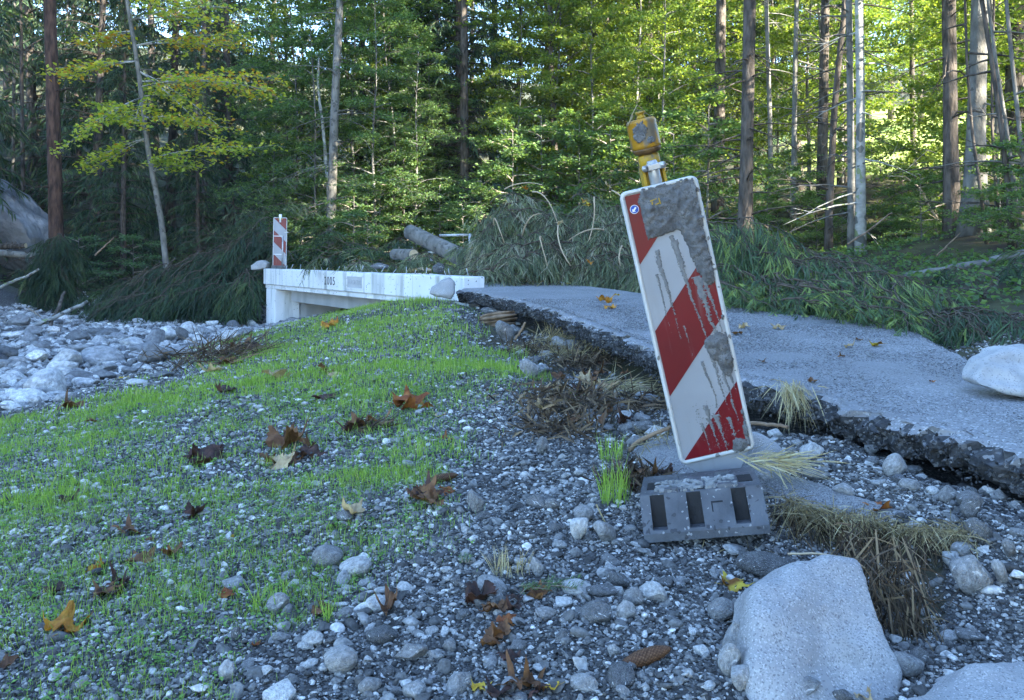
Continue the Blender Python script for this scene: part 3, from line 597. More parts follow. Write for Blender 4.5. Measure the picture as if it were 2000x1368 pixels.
mb = MB(); mb.tube([(-.055, .01, .757), (-.03, .02, .792), (.0, .05, .82), (.016, .045, .800)], .0022, 6); mb.tube([(-.056, .01, .757), (-.028, .02, .788)], .003, 6); mb.build('dry_stalk', M['straw'], lamp)
clamp = empty('clamp'); clamp.parent = beacon
mb = MB(); mb.box((0, -.012, .560), (.078, .006, .022)); mb.tube([(0, .012, .549), (0, .012, .571)], .0245, 16); c0 = mb.build('clamp_band', M['steel'], clamp, smooth=False)
b_ = c0.modifiers.new('b', 'BEVEL'); b_.width = .003; b_.segments = 2
for sx in (-1, 1):
    mb = MB(); mb.tube([(sx*.031, -.022, .560), (sx*.031, .03, .560)], .0075, 10); mb.build('bolt', M['steel'], clamp)
    mb = MB(); mb.tube([(sx*.031, -.017, .560), (sx*.031, -.0145, .560)], .0115, 14); mb.build('washer', M['steel'], clamp)

# black rubber foot of the near beacon
def make_base():
    W, D, Hh = .425, .60, .115; hw = W/2
    root = empty('beacon_foot')
    # outer skin as a profile swept along x with slots cut into the sloped front
    xs_ = [-hw, -hw+.035, -hw+.085, -.05, .00, .105, .155, hw]
    slots = {1, 3, 5}
    mb = MB()
    def P3(x, k): return {0: (x, 0, 0), 1: (x, 0, .022), 2: (x, .085, Hh), 3: (x, D-.085, Hh), 4: (x, D, .022), 5: (x, D, 0)}[k]
    for i in range(len(xs_)-1):
        a, b = xs_[i], xs_[i+1]
        if i not in slots:
            for k in range(5): mb.add([P3(a, k), P3(b, k), P3(b, k+1), P3(a, k+1)], Q=[[0, 1, 2, 3]])
        else:
            for k in (0, 2, 3, 4): mb.add([P3(a, k), P3(b, k), P3(b, k+1), P3(a, k+1)], Q=[[0, 1, 2, 3]])
            # lip below the slot, slot walls and floor
            f0, f1 = .08, .985
            lo = lambda x, f: (x, .085*f, .022+(Hh-.022)*f)
            mb.add([P3(a, 1), P3(b, 1), lo(b, f0), lo(a, f0)], Q=[[0, 1, 2, 3]])
            mb.add([lo(a, f1), lo(b, f1), P3(b, 2), P3(a, 2)], Q=[[0, 1, 2, 3]])
            ib = lambda x: (x, .075, .028); it = lambda x: (x, .085*f1+.001, .022+(Hh-.022)*f1)
            ms = MB(); ms.add([lo(a, f0), ib(a), it(a)], T=[[0, 1, 2]]); ms.add([lo(b, f0), it(b), ib(b)], T=[[0, 1, 2]]); ms.add([ib(a), ib(b), it(b), it(a)], Q=[[0, 1, 2, 3]]); ms.build('slot', M['rubber_dark'], root, smooth=False)
            mb.add([lo(a, f0), lo(b, f0), ib(b), ib(a)], Q=[[0, 1, 2, 3]])
    for x, fl in ((-hw, 1), (hw, -1)):
        V = [P3(x, k) for k in range(6)]; V = V if fl < 0 else V[::-1]; mb.add(V, T=[[0, 1, 2], [0, 2, 3], [0, 3, 4], [0, 4, 5]])
    mb.add([P3(-hw, 0), P3(-hw, 5), P3(hw, 5), P3(hw, 0)], Q=[[0, 1, 2, 3]])
    ob = mb.build('foot_body', M['rubber'], root, smooth=False)
    # raised studs on the top; pockets are slabs coloured as their shade
    for x, y in ((-.10, .12), (.09, .12), (-.10, .40), (.09, .40)):
        mb = MB(); mb.box((x, y, Hh+.005), (.055, .045, .010), taper=.85); mb.build('stud', M['rubber'], root, smooth=False)
    for x, y, sx, sy in ((.165, .26, .05, .14), (-.165, .26, .05, .14), (0, .13, .05, .03)):
        mb = MB(); mb.box((x, y, Hh+.001), (sx, sy, .003)); mb.build('socket_shade', M['rubber_dark'], root, smooth=False)
    # square recessed mark on the sloped front: thin strips coloured as its shade
    sl = math.atan2(Hh-.022, .085); cx = .052
    for dx, dv, lx, lv in ((-.018, 0, .004, .03), (0, .016, .04, .004)):
        f = .55; c = np.array([cx+dx, .085*f, .022+(Hh-.022)*f]); vdir = np.array([0, math.cos(sl), math.sin(sl)]); nn = np.array([0, -math.sin(sl), math.cos(sl)])
        mb = MB(); R = np.stack([np.array([1., 0, 0]), vdir, nn], 1); mb.box(c+vdir*dv+nn*.0008, (lx, lv, .002), R); mb.build('square_mark', M['rubber_dark'], root, smooth=False)
    # right side: recesses as dark slabs, their shade in the colour
    for k in range(2):
        mb = MB(); mb.box((hw+.0015, .16+k*.2, .045), (.003, .06, .055)); mb.build('side_recess_shade', M['rubber_dark'], root, smooth=False)
    mb = MB()
    for k in range(240):
        x = rng.uniform(-.16, .13); y = rng.uniform(.10, .34); r = rng.uniform(.003, .009)
        mb.box((x, y, Hh+.002), (r*2, r*1.6, r), Rm(rng.uniform(0, 6), rng.uniform(-.4, .4), 0))
    tag(mb.build('grit', M['pebble'], root, smooth=False), kind='stuff')
    return root
foot = make_base()
foot.location = Vector(P(1381, 1052, 2.40)); foot.rotation_euler = (math.radians(-5), math.radians(-8.5), math.radians(-11)); foot.scale = (.88, .75, 1.12)
tag(foot, 'black ribbed rubber foot tipped up under the tilted beacon', 'beacon foot')

fb = make_beacon(.272, 1.0, True)
fb.location = Vector((-4.72, 16.2, 1.28)); fb.rotation_euler = (0, math.radians(1), math.radians(12))
tag(fb, 'small clean red and white striped beacon standing on the concrete bridge', 'warning beacon')
mb = MB(); mb.tube([(0, .01, .4), (0, .01, .565)], .03, 12); mb.build('post', M['white'], fb)
mb = MB(); mb.tube([(.055, -.02, -.48), (.055, -.02, .13)], .014, 8); mb.build('brace', M['steel'], fb)
mb = MB(); mb.box((0, -.0145, .47), (.09, .002, .025)); mb.build('yellow_mark', M['yellow'], fb, smooth=False)
for z in (.12, -.25):
    mb = MB(); mb.box((-.03, -.0148, z), (.18, .003, .012)); mb.build('strap', M['white'], fb, smooth=False)
mb = MB(); mb.box((.12, 0, .2), (.09, .03, .012)); mb.build('bracket', M['steel'], fb, smooth=False)
mb = MB(); mb.box((0, .05, -.5), (.3, .4, .05)); mb.build('stand', M['rubber'], fb, smooth=False)
# ------------------------------------------------------------------ trees
UP = np.array([0, 0, 1.])
def bez(a, b, c, n):
    t = np.linspace(0, 1, n)[:, None]; return a*(1-t)**2+2*b*t*(1-t)+c*t*t
def trunk_mesh(path, r0, r1, n=9, snags=0, flare=1.5, smax=None, seglen=.9):
    mb = MB(); path = np.asarray(path, float); m = len(path)
    t = np.linspace(0, 1, m); rad = r0*(1-t)+r1*t
    rad[0] *= flare; 
    if m > 3: rad[1] *= 1+(flare-1)*.25
    mb.tube(path, rad, n, cap=True, wob=.05)
    for k in range(snags):
        f = rng.uniform(.03, smax or .6); i = f*(m-1); i0 = int(i); p = path[i0]*(1-(i-i0))+path[min(i0+1, m-1)]*(i-i0)
        a = rng.uniform(0, 2*np.pi); L = rng.uniform(.3, 1.5); d = np.array([math.cos(a), math.sin(a), rng.uniform(-.35, .25)])
        e = p+d*L; mb.tube(bez(p, p+d*L*.5+UP*.05*L, e-UP*.12*L, 4), [.018, .013, .008, .003], 4, cap=False)
        for q in range(int(rng.integers(1, 4))):
            s = rng.uniform(.4, .95); b0 = p+d*L*s-UP*.06*L*s; d2 = nz(d+rng.normal(size=3)*.7)
            mb.tube([b0, b0+d2*rng.uniform(.15, .5)], [.006, .002], 3, cap=False)
    return mb
def spruce_crown(H, z0, R, whorl=.42, per=5, twigs=26, tw=.05, tl=.42, hang=.75, tones=(.1, .7), full=1.0, sparse=0.0):
    mb = MB(); wb = MB(); z = z0
    while z < H-.3:
        f = (z-z0)/(H-z0); L0 = R*(1-f)**.75*(min(1.0, .55+f*4))+.25
        for k in range(per):
            if rng.uniform() < sparse*(1-f): continue
            a = rng.uniform(0, 2*np.pi); L = L0*rng.uniform(.7, 1.15); o = np.array([math.cos(a), math.sin(a), 0])
            p0 = np.array([0, 0, z+rng.uniform(-.15, .15)]); dr = rng.uniform(.15, .4)*(1-.7*f)
            c = bez(p0, p0+o*L*.55+UP*L*.10, p0+o*L-UP*L*dr, 7)
            if L > .7: wb.tube(c, np.linspace(.022, .004, 7)*(L/2.2+.4), 3, cap=False)
            n = max(6, int(twigs*L/2.2)); t = rng.uniform(.12, 1, n)**.8
            pts = np.stack([np.interp(t, np.linspace(0, 1, 7), c[:, q]) for q in range(3)], 1)
            sd = np.array([-o[1], o[0], 0])*np.where(rng.uniform(size=n) < .5, 1, -1)[:, None]
            D = o[None]*rng.uniform(.1, .7, (n, 1))+sd*rng.uniform(.2, .8, (n, 1))-UP*rng.uniform(.1, 1.4, (n, 1))*hang
            mb.ribbons(pts, D, tl*rng.uniform(.5, 1.3, n)*(1.1-.5*t), tw*rng.uniform(.7, 1.4, n), .25, tone=np.clip(rng.normal(sum(tones)/2, (tones[1]-tones[0])/2, n), 0, 1))
        z += whorl*rng.uniform(.8, 1.2)*(1 if f < .6 else .8)
    return mb, wb
def leaf_spray(mb, wb, p0, o, L, nsub=9, lps=26, leaf=.08, flat=.35, sag=.15, tones=(.2, .8), rad=.02, rise=.25, jit=.06):
    o = nz(np.asarray(o, float)); c = bez(p0, p0+o*L*.5+UP*L*rise, p0+o*L-UP*L*sag, 7)
    wb.tube(c, np.linspace(rad, .003, 7), 4, cap=False)
    sdv = nz(np.cross(o, UP)+1e-6)
    for k in range(nsub):
        t = .2+.8*(k+rng.uniform())/nsub; p = np.array([np.interp(t, np.linspace(0, 1, 7), c[:, q]) for q in range(3)])
        d = nz(o*rng.uniform(.3, 1.1)+sdv*(1 if k % 2 else -1)*rng.uniform(.5, 1.1)+UP*rng.uniform(-.25, .25)); l = L*rng.uniform(.22, .45)*(1.15-.5*t)
        wb.tube([p, p+d*l*.6, p+d*l-UP*l*.12], [.006, .004, .002], 3, cap=False)
        n = lps; s = rng.uniform(.05, 1, n)
        pts = p+d*(l*s)[:, None]-UP*(l*.12*s*s)[:, None]+rng.normal(size=(n, 3))*np.array([jit, jit, jit*.55])
        N = UP[None]+rng.normal(size=(n, 3))*flat
        mb.leaves(pts, N, leaf*rng.uniform(.7, 1.3, n), tone=np.clip(rng.normal(sum(tones)/2, (tones[1]-tones[0])/2, n), 0, 1), A=d[None]+rng.normal(size=(n, 3))*.8)
def decid_crown(path, z0f, R, nb, **kw):
    mb = MB(); wb = MB(); m = len(path)
    for k in range(nb):
        f = z0f+(1-z0f)*(k+rng.uniform())/nb; i = f*(m-1); i0 = min(int(i), m-2); p = path[i0]*(1-(i-i0))+path[i0+1]*(i-i0)
        a = k*2.39996+rng.uniform(-.4, .4); fr = (f-z0f)/(1-z0f+1e-9); L = R*(1-.55*fr**1.5)*rng.uniform(.65, 1.15)
        leaf_spray(mb, wb, p, np.array([math.cos(a), math.sin(a), rng.uniform(-.05, .5)]), L, **kw)
    return mb, wb
PROTO = {}
def proto(key, name, tm, tmat, cm, cmat, wm=None, wmat=None):
    r = empty(name); t = tm.build('trunk', M[tmat], r)
    c = cm.build('crown', M[cmat], r, smooth=False)
    if wm and wm.n: tag(wm.build('limb', M[wmat or tmat], c, smooth=True), kind='stuff')
    PROTO[key] = [r, False]; return r
def place(key, loc, rz=0, s=1.0, label=None, cat='tree', group=None, lean=(0, 0)):
    r, used = PROTO[key]
    o = copy_tree(r) if used else r
    PROTO[key][1] = True
    o.location = loc; o.rotation_euler = (lean[0], lean[1], rz); o.scale = (s, s, s) if np.ndim(s) == 0 else s
    for k in ('label', 'category', 'group'):
        if k in o: del o[k]
    tag(o, label, cat, group); return o
def straight(H, n=9, wig=.06):
    z = np.linspace(0, H, n); return np.c_[wig*fbm(z*.25, z*0+rng.uniform(0, 99), 3)*np.minimum(1, z/2), wig*fbm(z*.25, z*0+rng.uniform(0, 99), 8)*np.minimum(1, z/2), z]
# spruces that stand in the wood: full to the ground, half bare, bare to 8 m
for key, H, z0, R, sp in (('sp_full', 20, .8, 2.6, 0), ('sp_mid', 24, 3.2, 2.7, .15), ('sp_tall', 27, 7.5, 3.0, .2)):
    cm, wm = spruce_crown(H, z0, R, sparse=sp, whorl=.46, per=6, twigs=46, tw=.042, tl=.46)
    proto(key, 'spruce_tree', trunk_mesh(straight(H, 12), .19, .02, 9, snags=45, smax=z0/H+.15), 'bark', cm, 'spruce', wm, 'twig_dark')
pth = straight(17, 10, .5); cm, wm = decid_crown(pth, .16, 3.6, 46, nsub=11, lps=34, leaf=.11, tones=(.1, .9), flat=.6, jit=.10)
proto('de_tall', 'broadleaf_tree', trunk_mesh(pth, .13, .02, 8), 'bark', cm, 'leaf_lit', wm, 'bark')
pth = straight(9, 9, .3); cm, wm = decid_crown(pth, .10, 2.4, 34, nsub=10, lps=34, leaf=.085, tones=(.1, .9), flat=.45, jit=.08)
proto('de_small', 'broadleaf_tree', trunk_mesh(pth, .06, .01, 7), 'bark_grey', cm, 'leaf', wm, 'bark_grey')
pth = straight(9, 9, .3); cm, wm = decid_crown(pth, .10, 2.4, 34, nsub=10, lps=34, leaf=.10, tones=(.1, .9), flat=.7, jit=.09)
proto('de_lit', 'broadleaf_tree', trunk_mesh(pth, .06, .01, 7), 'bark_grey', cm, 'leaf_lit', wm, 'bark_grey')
pth = straight(2.4, 6, .15); cm, wm = decid_crown(pth, .05, 1.3, 20, nsub=9, lps=26, leaf=.07, tones=(.1, .9), flat=.4, rise=.1)
proto('shrub', 'shrub', trunk_mesh(pth, .025, .006, 5), 'bark_grey', cm, 'leaf', wm, 'twig')
pth = straight(1.8, 6, .12); cm, wm = decid_crown(pth, .05, 1.2, 12, nsub=8, lps=20, leaf=.08, tones=(.1, .9), flat=.25, rise=.1)
proto('shrub_pale', 'shrub', trunk_mesh(pth, .02, .006, 5), 'bark_grey', cm, 'leaf_pale', wm, 'twig')

def gz(x, y): return float(h(np.array([x]), np.array([y]))[0])
def at(px, d, sink=.15):
    x = (px-1000)/F*d; return (x, d, gz(x, d)-sink)
# ---- single trees one can recognise in the photograph
def stem_tree(name, pix, d, r0, bark, label, top=18, snags=30, crown=None, flare=1.4, n=10, smax=.4):
    pts = [P(px, py, d) for px, py in pix]; b = np.array(at(pix[0][0], d)); 
    if pts[0][2] > b[2]+.05: pts = [b]+pts
    else: pts[0][2] = b[2]
    dirn = nz(pts[-1]-pts[-2]); dirn = nz(dirn*np.array([.6, .6, 1]))
    if pts[0][2] > gz(pts[0][0], pts[0][1])+.1: pts = [np.array([pts[0][0], pts[0][1], gz(pts[0][0], pts[0][1])-.2])]+pts
    while pts[-1][2] < top: pts.append(pts[-1]+dirn*2.0)
    pts = np.array(pts); L = np.concatenate([[0], np.cumsum(np.linalg.norm(np.diff(pts, axis=0), axis=1))])
    nn = max(12, int(L[-1]/.8)); tt = np.linspace(0, L[-1], nn); path = np.stack([np.interp(tt, L, pts[:, k]) for k in range(3)], 1)
    root = empty(name, tuple(path[0])); loc = path-path[0]
    trunk_mesh(loc, r0, r0*.35, n, snags=snags, smax=smax, flare=flare).build('trunk', M[bark], root)
    if crown == 'spruce':
        cm, wm = spruce_crown(loc[-1, 2]+2, 9.0, 3.0, whorl=.55, per=5, twigs=22, tw=.085, tl=.6); 
        cm.V = [v+np.interp(v[:, 2], loc[:, 2], loc[:, 0])[:, None]*np.array([1, 0, 0]) for v in cm.V]
        c = cm.build('crown', M['spruce'], root, smooth=False)
    elif crown:
        z0f, R, nb, kw, mt = crown; cm, wm = decid_crown(loc, z0f, R, nb, **kw); c = cm.build('crown', M[mt], root, smooth=False); tag(wm.build('limb', M[bark], c), kind='stuff')
    tag(root, label, 'tree'); return root, path
stem_tree('spruce_tree', [(110,500),(106,300),(97,0)], 20, .19, 'bark_red', 'thick dark red-brown trunk at the left edge rising from spruce boughs', crown='spruce', snags=6)
stem_tree('spruce_tree', [(646,445),(654,200),(664,0)], 21, .13, 'bark_grey', 'straight grey spruce trunk behind the bridge, right of the small beacon', crown='spruce', snags=40)
stem_tree('broadleaf_tree', [(643,390),(630,240),(620,170),(624,100),(650,85)], 22, .07, 'bark_pale', 'thin crooked pale stem just left of the straight grey trunk', top=6, snags=8)
stem_tree('spruce_tree', [(908,420),(906,0)], 24, .15, 'bark', 'dark spruce trunk behind the leaning sawn log', crown='spruce', snags=50)
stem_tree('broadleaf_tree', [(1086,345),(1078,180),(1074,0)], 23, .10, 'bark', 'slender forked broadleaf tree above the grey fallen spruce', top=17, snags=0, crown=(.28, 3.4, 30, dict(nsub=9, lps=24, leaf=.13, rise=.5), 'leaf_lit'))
stem_tree('spruce_tree', [(1272,330),(1266,0)], 24, .14, 'bark', 'dark trunk directly behind the amber lamp', crown='spruce', snags=20)
stem_tree('spruce_tree', [(1402,420),(1409,0)], 20, .15, 'bark', 'dark thick trunk left of the snag-studded trunk', crown='spruce', snags=30)
stem_tree('spruce_tree', [(1456,430),(1465,0)], 13, .115, 'bark', 'brown trunk with short broken snags right of the tilted beacon', crown='spruce', snags=90, smax=.5)
stem_tree('spruce_tree', [(1507,430),(1503,200),(1497,20)], 20, .062, 'bark_grey', 'left one of two thin sunlit trunks', crown='spruce', snags=20)
stem_tree('spruce_tree', [(1549,450),(1552,200),(1556,20)], 18, .062, 'bark_grey', 'right one of two thin sunlit trunks', crown='spruce', snags=20)
stem_tree('spruce_tree', [(1618,445),(1630,200),(1652,0)], 14, .062, 'bark', 'thin dark trunk leaning to the right', snags=70, top=15, smax=.8)
stem_tree('spruce_tree', [(1605,400),(1612,0)], 19, .12, 'bark', 'dark trunk behind the thin right-leaning one', crown='spruce', snags=20)
stem_tree('spruce_tree', [(1664,505),(1661,200),(1658,0)], 13.3, .062, 'bark_grey', 'brownish trunk, left one of a close pair', snags=25, top=16)
stem_tree('spruce_tree', [(1681,505),(1681,200),(1678,0)], 13, .075, 'bark_pale', 'pale grey trunk, right one of a close pair', crown='spruce', snags=20)
stem_tree('spruce_tree', [(1861,480),(1856,200),(1853,0)], 12.6, .115, 'bark', 'brown mossy trunk on the bank left of the broad grey one', crown='spruce', snags=30)
stem_tree('spruce_tree', [(1902,465),(1908,200),(1914,0)], 12, .135, 'bark_grey', 'broad grey trunk on the bank at the right edge', crown='spruce', snags=8, flare=1.9, n=12)
for k, (pix, d, r, lb) in enumerate([([(1978,440),(1950,200),(1918,0)], 10.5, .035, 'dark thin stem leaning left across the broad grey trunk'), ([(1990,430),(1962,220),(1935,60),(1930,0)], 11, .028, 'very thin grey stem leaning left beside the broad grey trunk'), ([(1930,440),(1905,330),(1888,120),(1885,0)], 11.2, .022, 'slim twig-like stem between the brown and the broad grey trunk'), ([(2010,420),(1985,200),(1965,0)], 10.5, .03, 'thin dark stem at the right edge of the picture'), ([(1958,460),(1940,330),(1936,180),(1942,0)], 11.4, .02, 'slim pale stem right of the broad grey trunk')]):
    stem_tree('sapling', pix, d, r, 'bark_grey' if k % 2 else 'bark', lb, top=9, snags=4, n=6, crown=(.4, 2.0, 12, dict(nsub=7, lps=18, leaf=.10), 'leaf_lit'))
for px0, py0, px1, d, r in ((733,470,729,26,.07),(765,470,760,25,.06),(560,420,558,28,.07),(400,420,398,27,.10),(385,400,378,30,.08),(45,380,40,26,.07),(25,380,28,28,.06),(120,350,132,30,.05),(1785,330,1780,26,.09),(1960,330,1950,22,.06)):
    stem_tree('spruce_tree', [(px0,py0),((px0+px1)/2,200),(px1,0)], d, r, 'bark' if d < 28 else 'bark_grey', 'slender background trunk among the dim trees', snags=14, crown=(.35, 2.2, 12, dict(nsub=7, lps=18, leaf=.13), 'leaf'), n=6)
for o in [o for o in col.objects if o.get('label') == 'slender background trunk among the dim trees']: o['group'] = 'slender background trunks'

# ---- the leaning tree with yellow leaves at the left
def maple():
    d = 19.0; pts = [P(316,440,d), P(306,380,d), P(290,300,d), P(280,220,d), P(268,120,d), P(247,0,d), P(225,-130,d), P(200,-300,d)]
    pts = [np.array([pts[0][0]+.25, d, gz(pts[0][0], d)-.2])]+pts; b = pts[0]; root = empty('maple_tree', tuple(b)); loc = resamp(np.array(pts), 20)-b
    trunk_mesh(loc, .08, .025, 9, snags=2).build('trunk', M['bark_grey'], root)
    mb, wb = MB(), MB()
    # (start pixel, end pixel, depth change, width)
    for (x0, y0), (x1, y1), dd, nb, tn in (((275,170),(490,170),-1.2,3,(.2,.9)), ((272,140),(430,250),-.8,2,(.2,.8)), ((270,190),(350,190),1.0,2,(.1,.7)), ((262,90),(480,70),.5,3,(.4,1.0)), ((255,40),(440,15),-1.0,3,(.2,.8)), ((268,120),(140,150),-.6,2,(.3,.9)),
                                         ((278,190),(170,250),-1,3,(.1,.7)), ((285,240),(215,235),.6,2,(.1,.6)), ((286,270),(170,320),-.4,2,(.1,.7)), ((296,310),(455,295),-.9,2,(.2,.7)), ((300,335),(370,325),-.6,2,(.1,.5)), ((250,10),(330,-60),-1,2,(.2,.8)), ((245,0),(140,-40),-.6,2,(.3,.9)), ((274,160),(535,155),.3,2,(.5,1.0)), ((282,230),(350,240),-.5,2,(.2,.8)), ((260,60),(170,85),.4,2,(.5,1.0))):
        p0 = P(x0, y0, d); p1 = P(x1, y1, d+dd)
        for q in range(nb):
            e = p1+rng.normal(size=3)*np.array([.35, .3, .22])*(q > 0); v = e-p0; L = np.linalg.norm(v)
            leaf_spray(mb, wb, p0-b, v+UP*.05*L, L, nsub=9, lps=20, leaf=.105, flat=.45, sag=.05, tones=tn, rad=.018, rise=.06, jit=.10)
    c = mb.build('crown', M['leaf_yellow'], root, smooth=False); tag(wb.build('limb', M['bark_pale'], c), kind='stuff')
    tag(root, 'pale leaning maple with yellowing leaves left of the small beacon', 'tree')
maple()

# ---- the wood behind, copied trees
def rows(lst, label, group, cat='tree'):
    for key, px, d, s in lst:
        place(key, at(px, d), rng.uniform(0, 6.28), s*rng.uniform(.92, 1.08), label, cat, group, lean=(rng.uniform(-.03, .03), rng.uniform(-.03, .03)))
rows([('sp_full',-60,27,1.0),('sp_full',70,31,1.1),('sp_full',180,27,.9),('sp_mid',240,32,1.1),('sp_full',330,30,1.0),('sp_full',450,29,.85),('sp_mid',395,34,1.0),('sp_full',-120,22,1.0),('sp_mid',20,37,1.2),('sp_full',520,38,.9),('sp_full',430,44,1.1),('sp_full',150,38,1.1),('sp_tall',300,42,1.1),('sp_full',-200,30,1.1),('sp_full',240,24.5,.55),('sp_full',390,24.5,.45)],
     'dark spruce in the dim wood left of the bridge', 'dim spruces on the left')
rows([('sp_mid',700,30,.85),('sp_full',760,38,.8),('sp_full',905,25,1.0),('sp_mid',820,29,.8),('sp_mid',960,31,.9),('sp_full',860,27,.75),('sp_mid',1160,29,.8),('sp_full',1290,30,.75)],
     'dark spruce in the wood behind the bridge and logs', 'spruces behind the bridge')
rows([('sp_mid',1400,29,.8),('sp_full',1440,31,.7),('sp_mid',1560,30,.8),('sp_tall',1650,27,.9),('sp_tall',1980,15,.9)],
     'spruce with hanging boughs in the brighter wood on the right', 'spruces on the right')
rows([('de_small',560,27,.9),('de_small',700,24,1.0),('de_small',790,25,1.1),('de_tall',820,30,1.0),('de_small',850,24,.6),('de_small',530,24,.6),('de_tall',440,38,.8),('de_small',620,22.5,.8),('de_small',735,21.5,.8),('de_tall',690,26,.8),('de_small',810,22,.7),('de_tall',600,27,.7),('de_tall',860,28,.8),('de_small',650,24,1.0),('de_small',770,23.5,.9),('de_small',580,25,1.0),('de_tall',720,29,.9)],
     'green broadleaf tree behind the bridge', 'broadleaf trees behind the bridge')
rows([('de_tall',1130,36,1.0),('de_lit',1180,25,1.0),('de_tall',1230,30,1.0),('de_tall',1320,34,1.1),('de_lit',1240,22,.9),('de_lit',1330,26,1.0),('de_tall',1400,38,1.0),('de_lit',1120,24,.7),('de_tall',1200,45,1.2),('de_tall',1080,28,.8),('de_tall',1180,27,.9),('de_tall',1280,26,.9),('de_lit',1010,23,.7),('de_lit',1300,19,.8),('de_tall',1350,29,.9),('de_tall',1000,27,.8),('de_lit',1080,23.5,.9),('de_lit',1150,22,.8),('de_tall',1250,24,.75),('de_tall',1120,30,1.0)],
     'sun-brightened broadleaf tree above the grey fallen spruce', 'broadleaf trees in the middle')
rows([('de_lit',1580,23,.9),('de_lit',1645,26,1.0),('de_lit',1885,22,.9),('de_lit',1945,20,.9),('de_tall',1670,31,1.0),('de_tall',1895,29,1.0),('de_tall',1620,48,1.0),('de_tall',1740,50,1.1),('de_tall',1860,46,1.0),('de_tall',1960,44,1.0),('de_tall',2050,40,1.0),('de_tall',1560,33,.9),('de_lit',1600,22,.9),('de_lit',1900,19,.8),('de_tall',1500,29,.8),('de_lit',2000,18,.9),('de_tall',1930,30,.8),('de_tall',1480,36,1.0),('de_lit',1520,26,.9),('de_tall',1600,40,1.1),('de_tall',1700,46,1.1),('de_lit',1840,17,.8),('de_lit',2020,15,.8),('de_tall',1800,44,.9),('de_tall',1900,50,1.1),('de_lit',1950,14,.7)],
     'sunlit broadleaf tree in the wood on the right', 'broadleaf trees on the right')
rows([('sp_full',px,d,1.25) for px, d in ((-150,50),(50,55),(250,52),(820,60),(920,62),(1180,62),(1300,60),(1460,60),(1640,62),(1800,66),(2000,60),(1400,78))],
     'far spruce closing the wood at the back', 'far spruces')
# unseen spruces, added right and behind the camera to shade the foreground
for x, y in [(.777*t+.629*s_+rng.uniform(-.5, .5), -.629*t+.777*s_+rng.uniform(-.5, .5)) for t, o_ in ((11, .8), (13, 0), (15, 1.9), (17, 1.2), (21, .3), (26, 1.4), (31, .2)) for s_ in np.arange(-9+o_, 11.2, 2.7)]:
    place('sp_full', (x, y, gz(x, y)-.2), rng.uniform(0, 6.28), (1.2, 1.2, rng.uniform(1.25, 1.5)), 'unseen spruce added beyond the right edge to shade the foreground', 'tree', 'added shading spruces beyond the right edge')
for x, y in ((-15,7),(-17,11),(-19,4),(-20,9),(-21,14),(-18,17)):  # added out of view to cut low skylight from the left
    place('sp_full', (x, y, gz(x, y)-.2), rng.uniform(0, 6.28), (1.25, 1.25, rng.uniform(1.0, 1.3)), 'unseen spruce added beyond the left edge to block low skylight', 'tree', 'added shading spruces beyond the left edge')
for s_ in (15.0, 17.2, 19.4):  # low ones added out of view to keep the right bank dark
    x, y = .777*15+.629*s_, -.629*15+.777*s_; place('sp_full', (x, y, gz(x, y)-.2), rng.uniform(0, 6.28), (1.3, 1.3, .52), 'unseen spruce added beyond the right edge to shade the foreground', 'tree', 'added shading spruces beyond the right edge')
# shrubs
def shr(lst, key, label, group):
    for px, d, s in lst: place(key, at(px, d, .05), rng.uniform(0, 6.28), s*rng.uniform(.85, 1.15), label, 'shrub', group)
shr([(590,21,.9),(640,19.5,.8),(690,20,1.0),(740,21,1.0),(610,24,1.2),(790,22,1.0),(560,20,.9),(860,21,.7),(905,19,.65),(940,20,.8),(720,18.5,.7),(830,24,1.2)], 'shrub', 'leafy green shrub behind the bridge', 'shrubs behind the bridge')
shr([(690,19,.9),(660,22,1.2),(575,23,1.0),(720,22.5,1.3),(520,22,.9),(150,23,1.0),(260,23,1.0)], 'shrub_pale', 'pale bluish green shrub in the dim wood', 'pale shrubs')
shr([(1000,20,1.2),(1060,21,1.3),(1130,20,1.3),(1190,19,1.2),(1250,18,1.2),(1320,17,1.2),(1380,16,1.1),(1180,23,1.5),(1050,25,1.6),(1290,22,1.6)], 'shrub', 'green shrub behind the grey fallen spruce', 'shrubs in the middle')
shr([(1790,17,.8),(1830,14.5,.6),(1950,11.5,.55),(1990,10.5,.6),(1880,15,.7),(1800,13,.45),(2010,9.5,.5),(1500,15,.6),(1545,16,.7),(1595,15.5,.5),(1645,16.5,.5),(1760,17,.6),(1820,16,.6),(1650,20,.7),(1720,20,.6),(1560,19,.8)], 'shrub', 'low leafy shrub under the trees on the right', 'shrubs on the right bank')

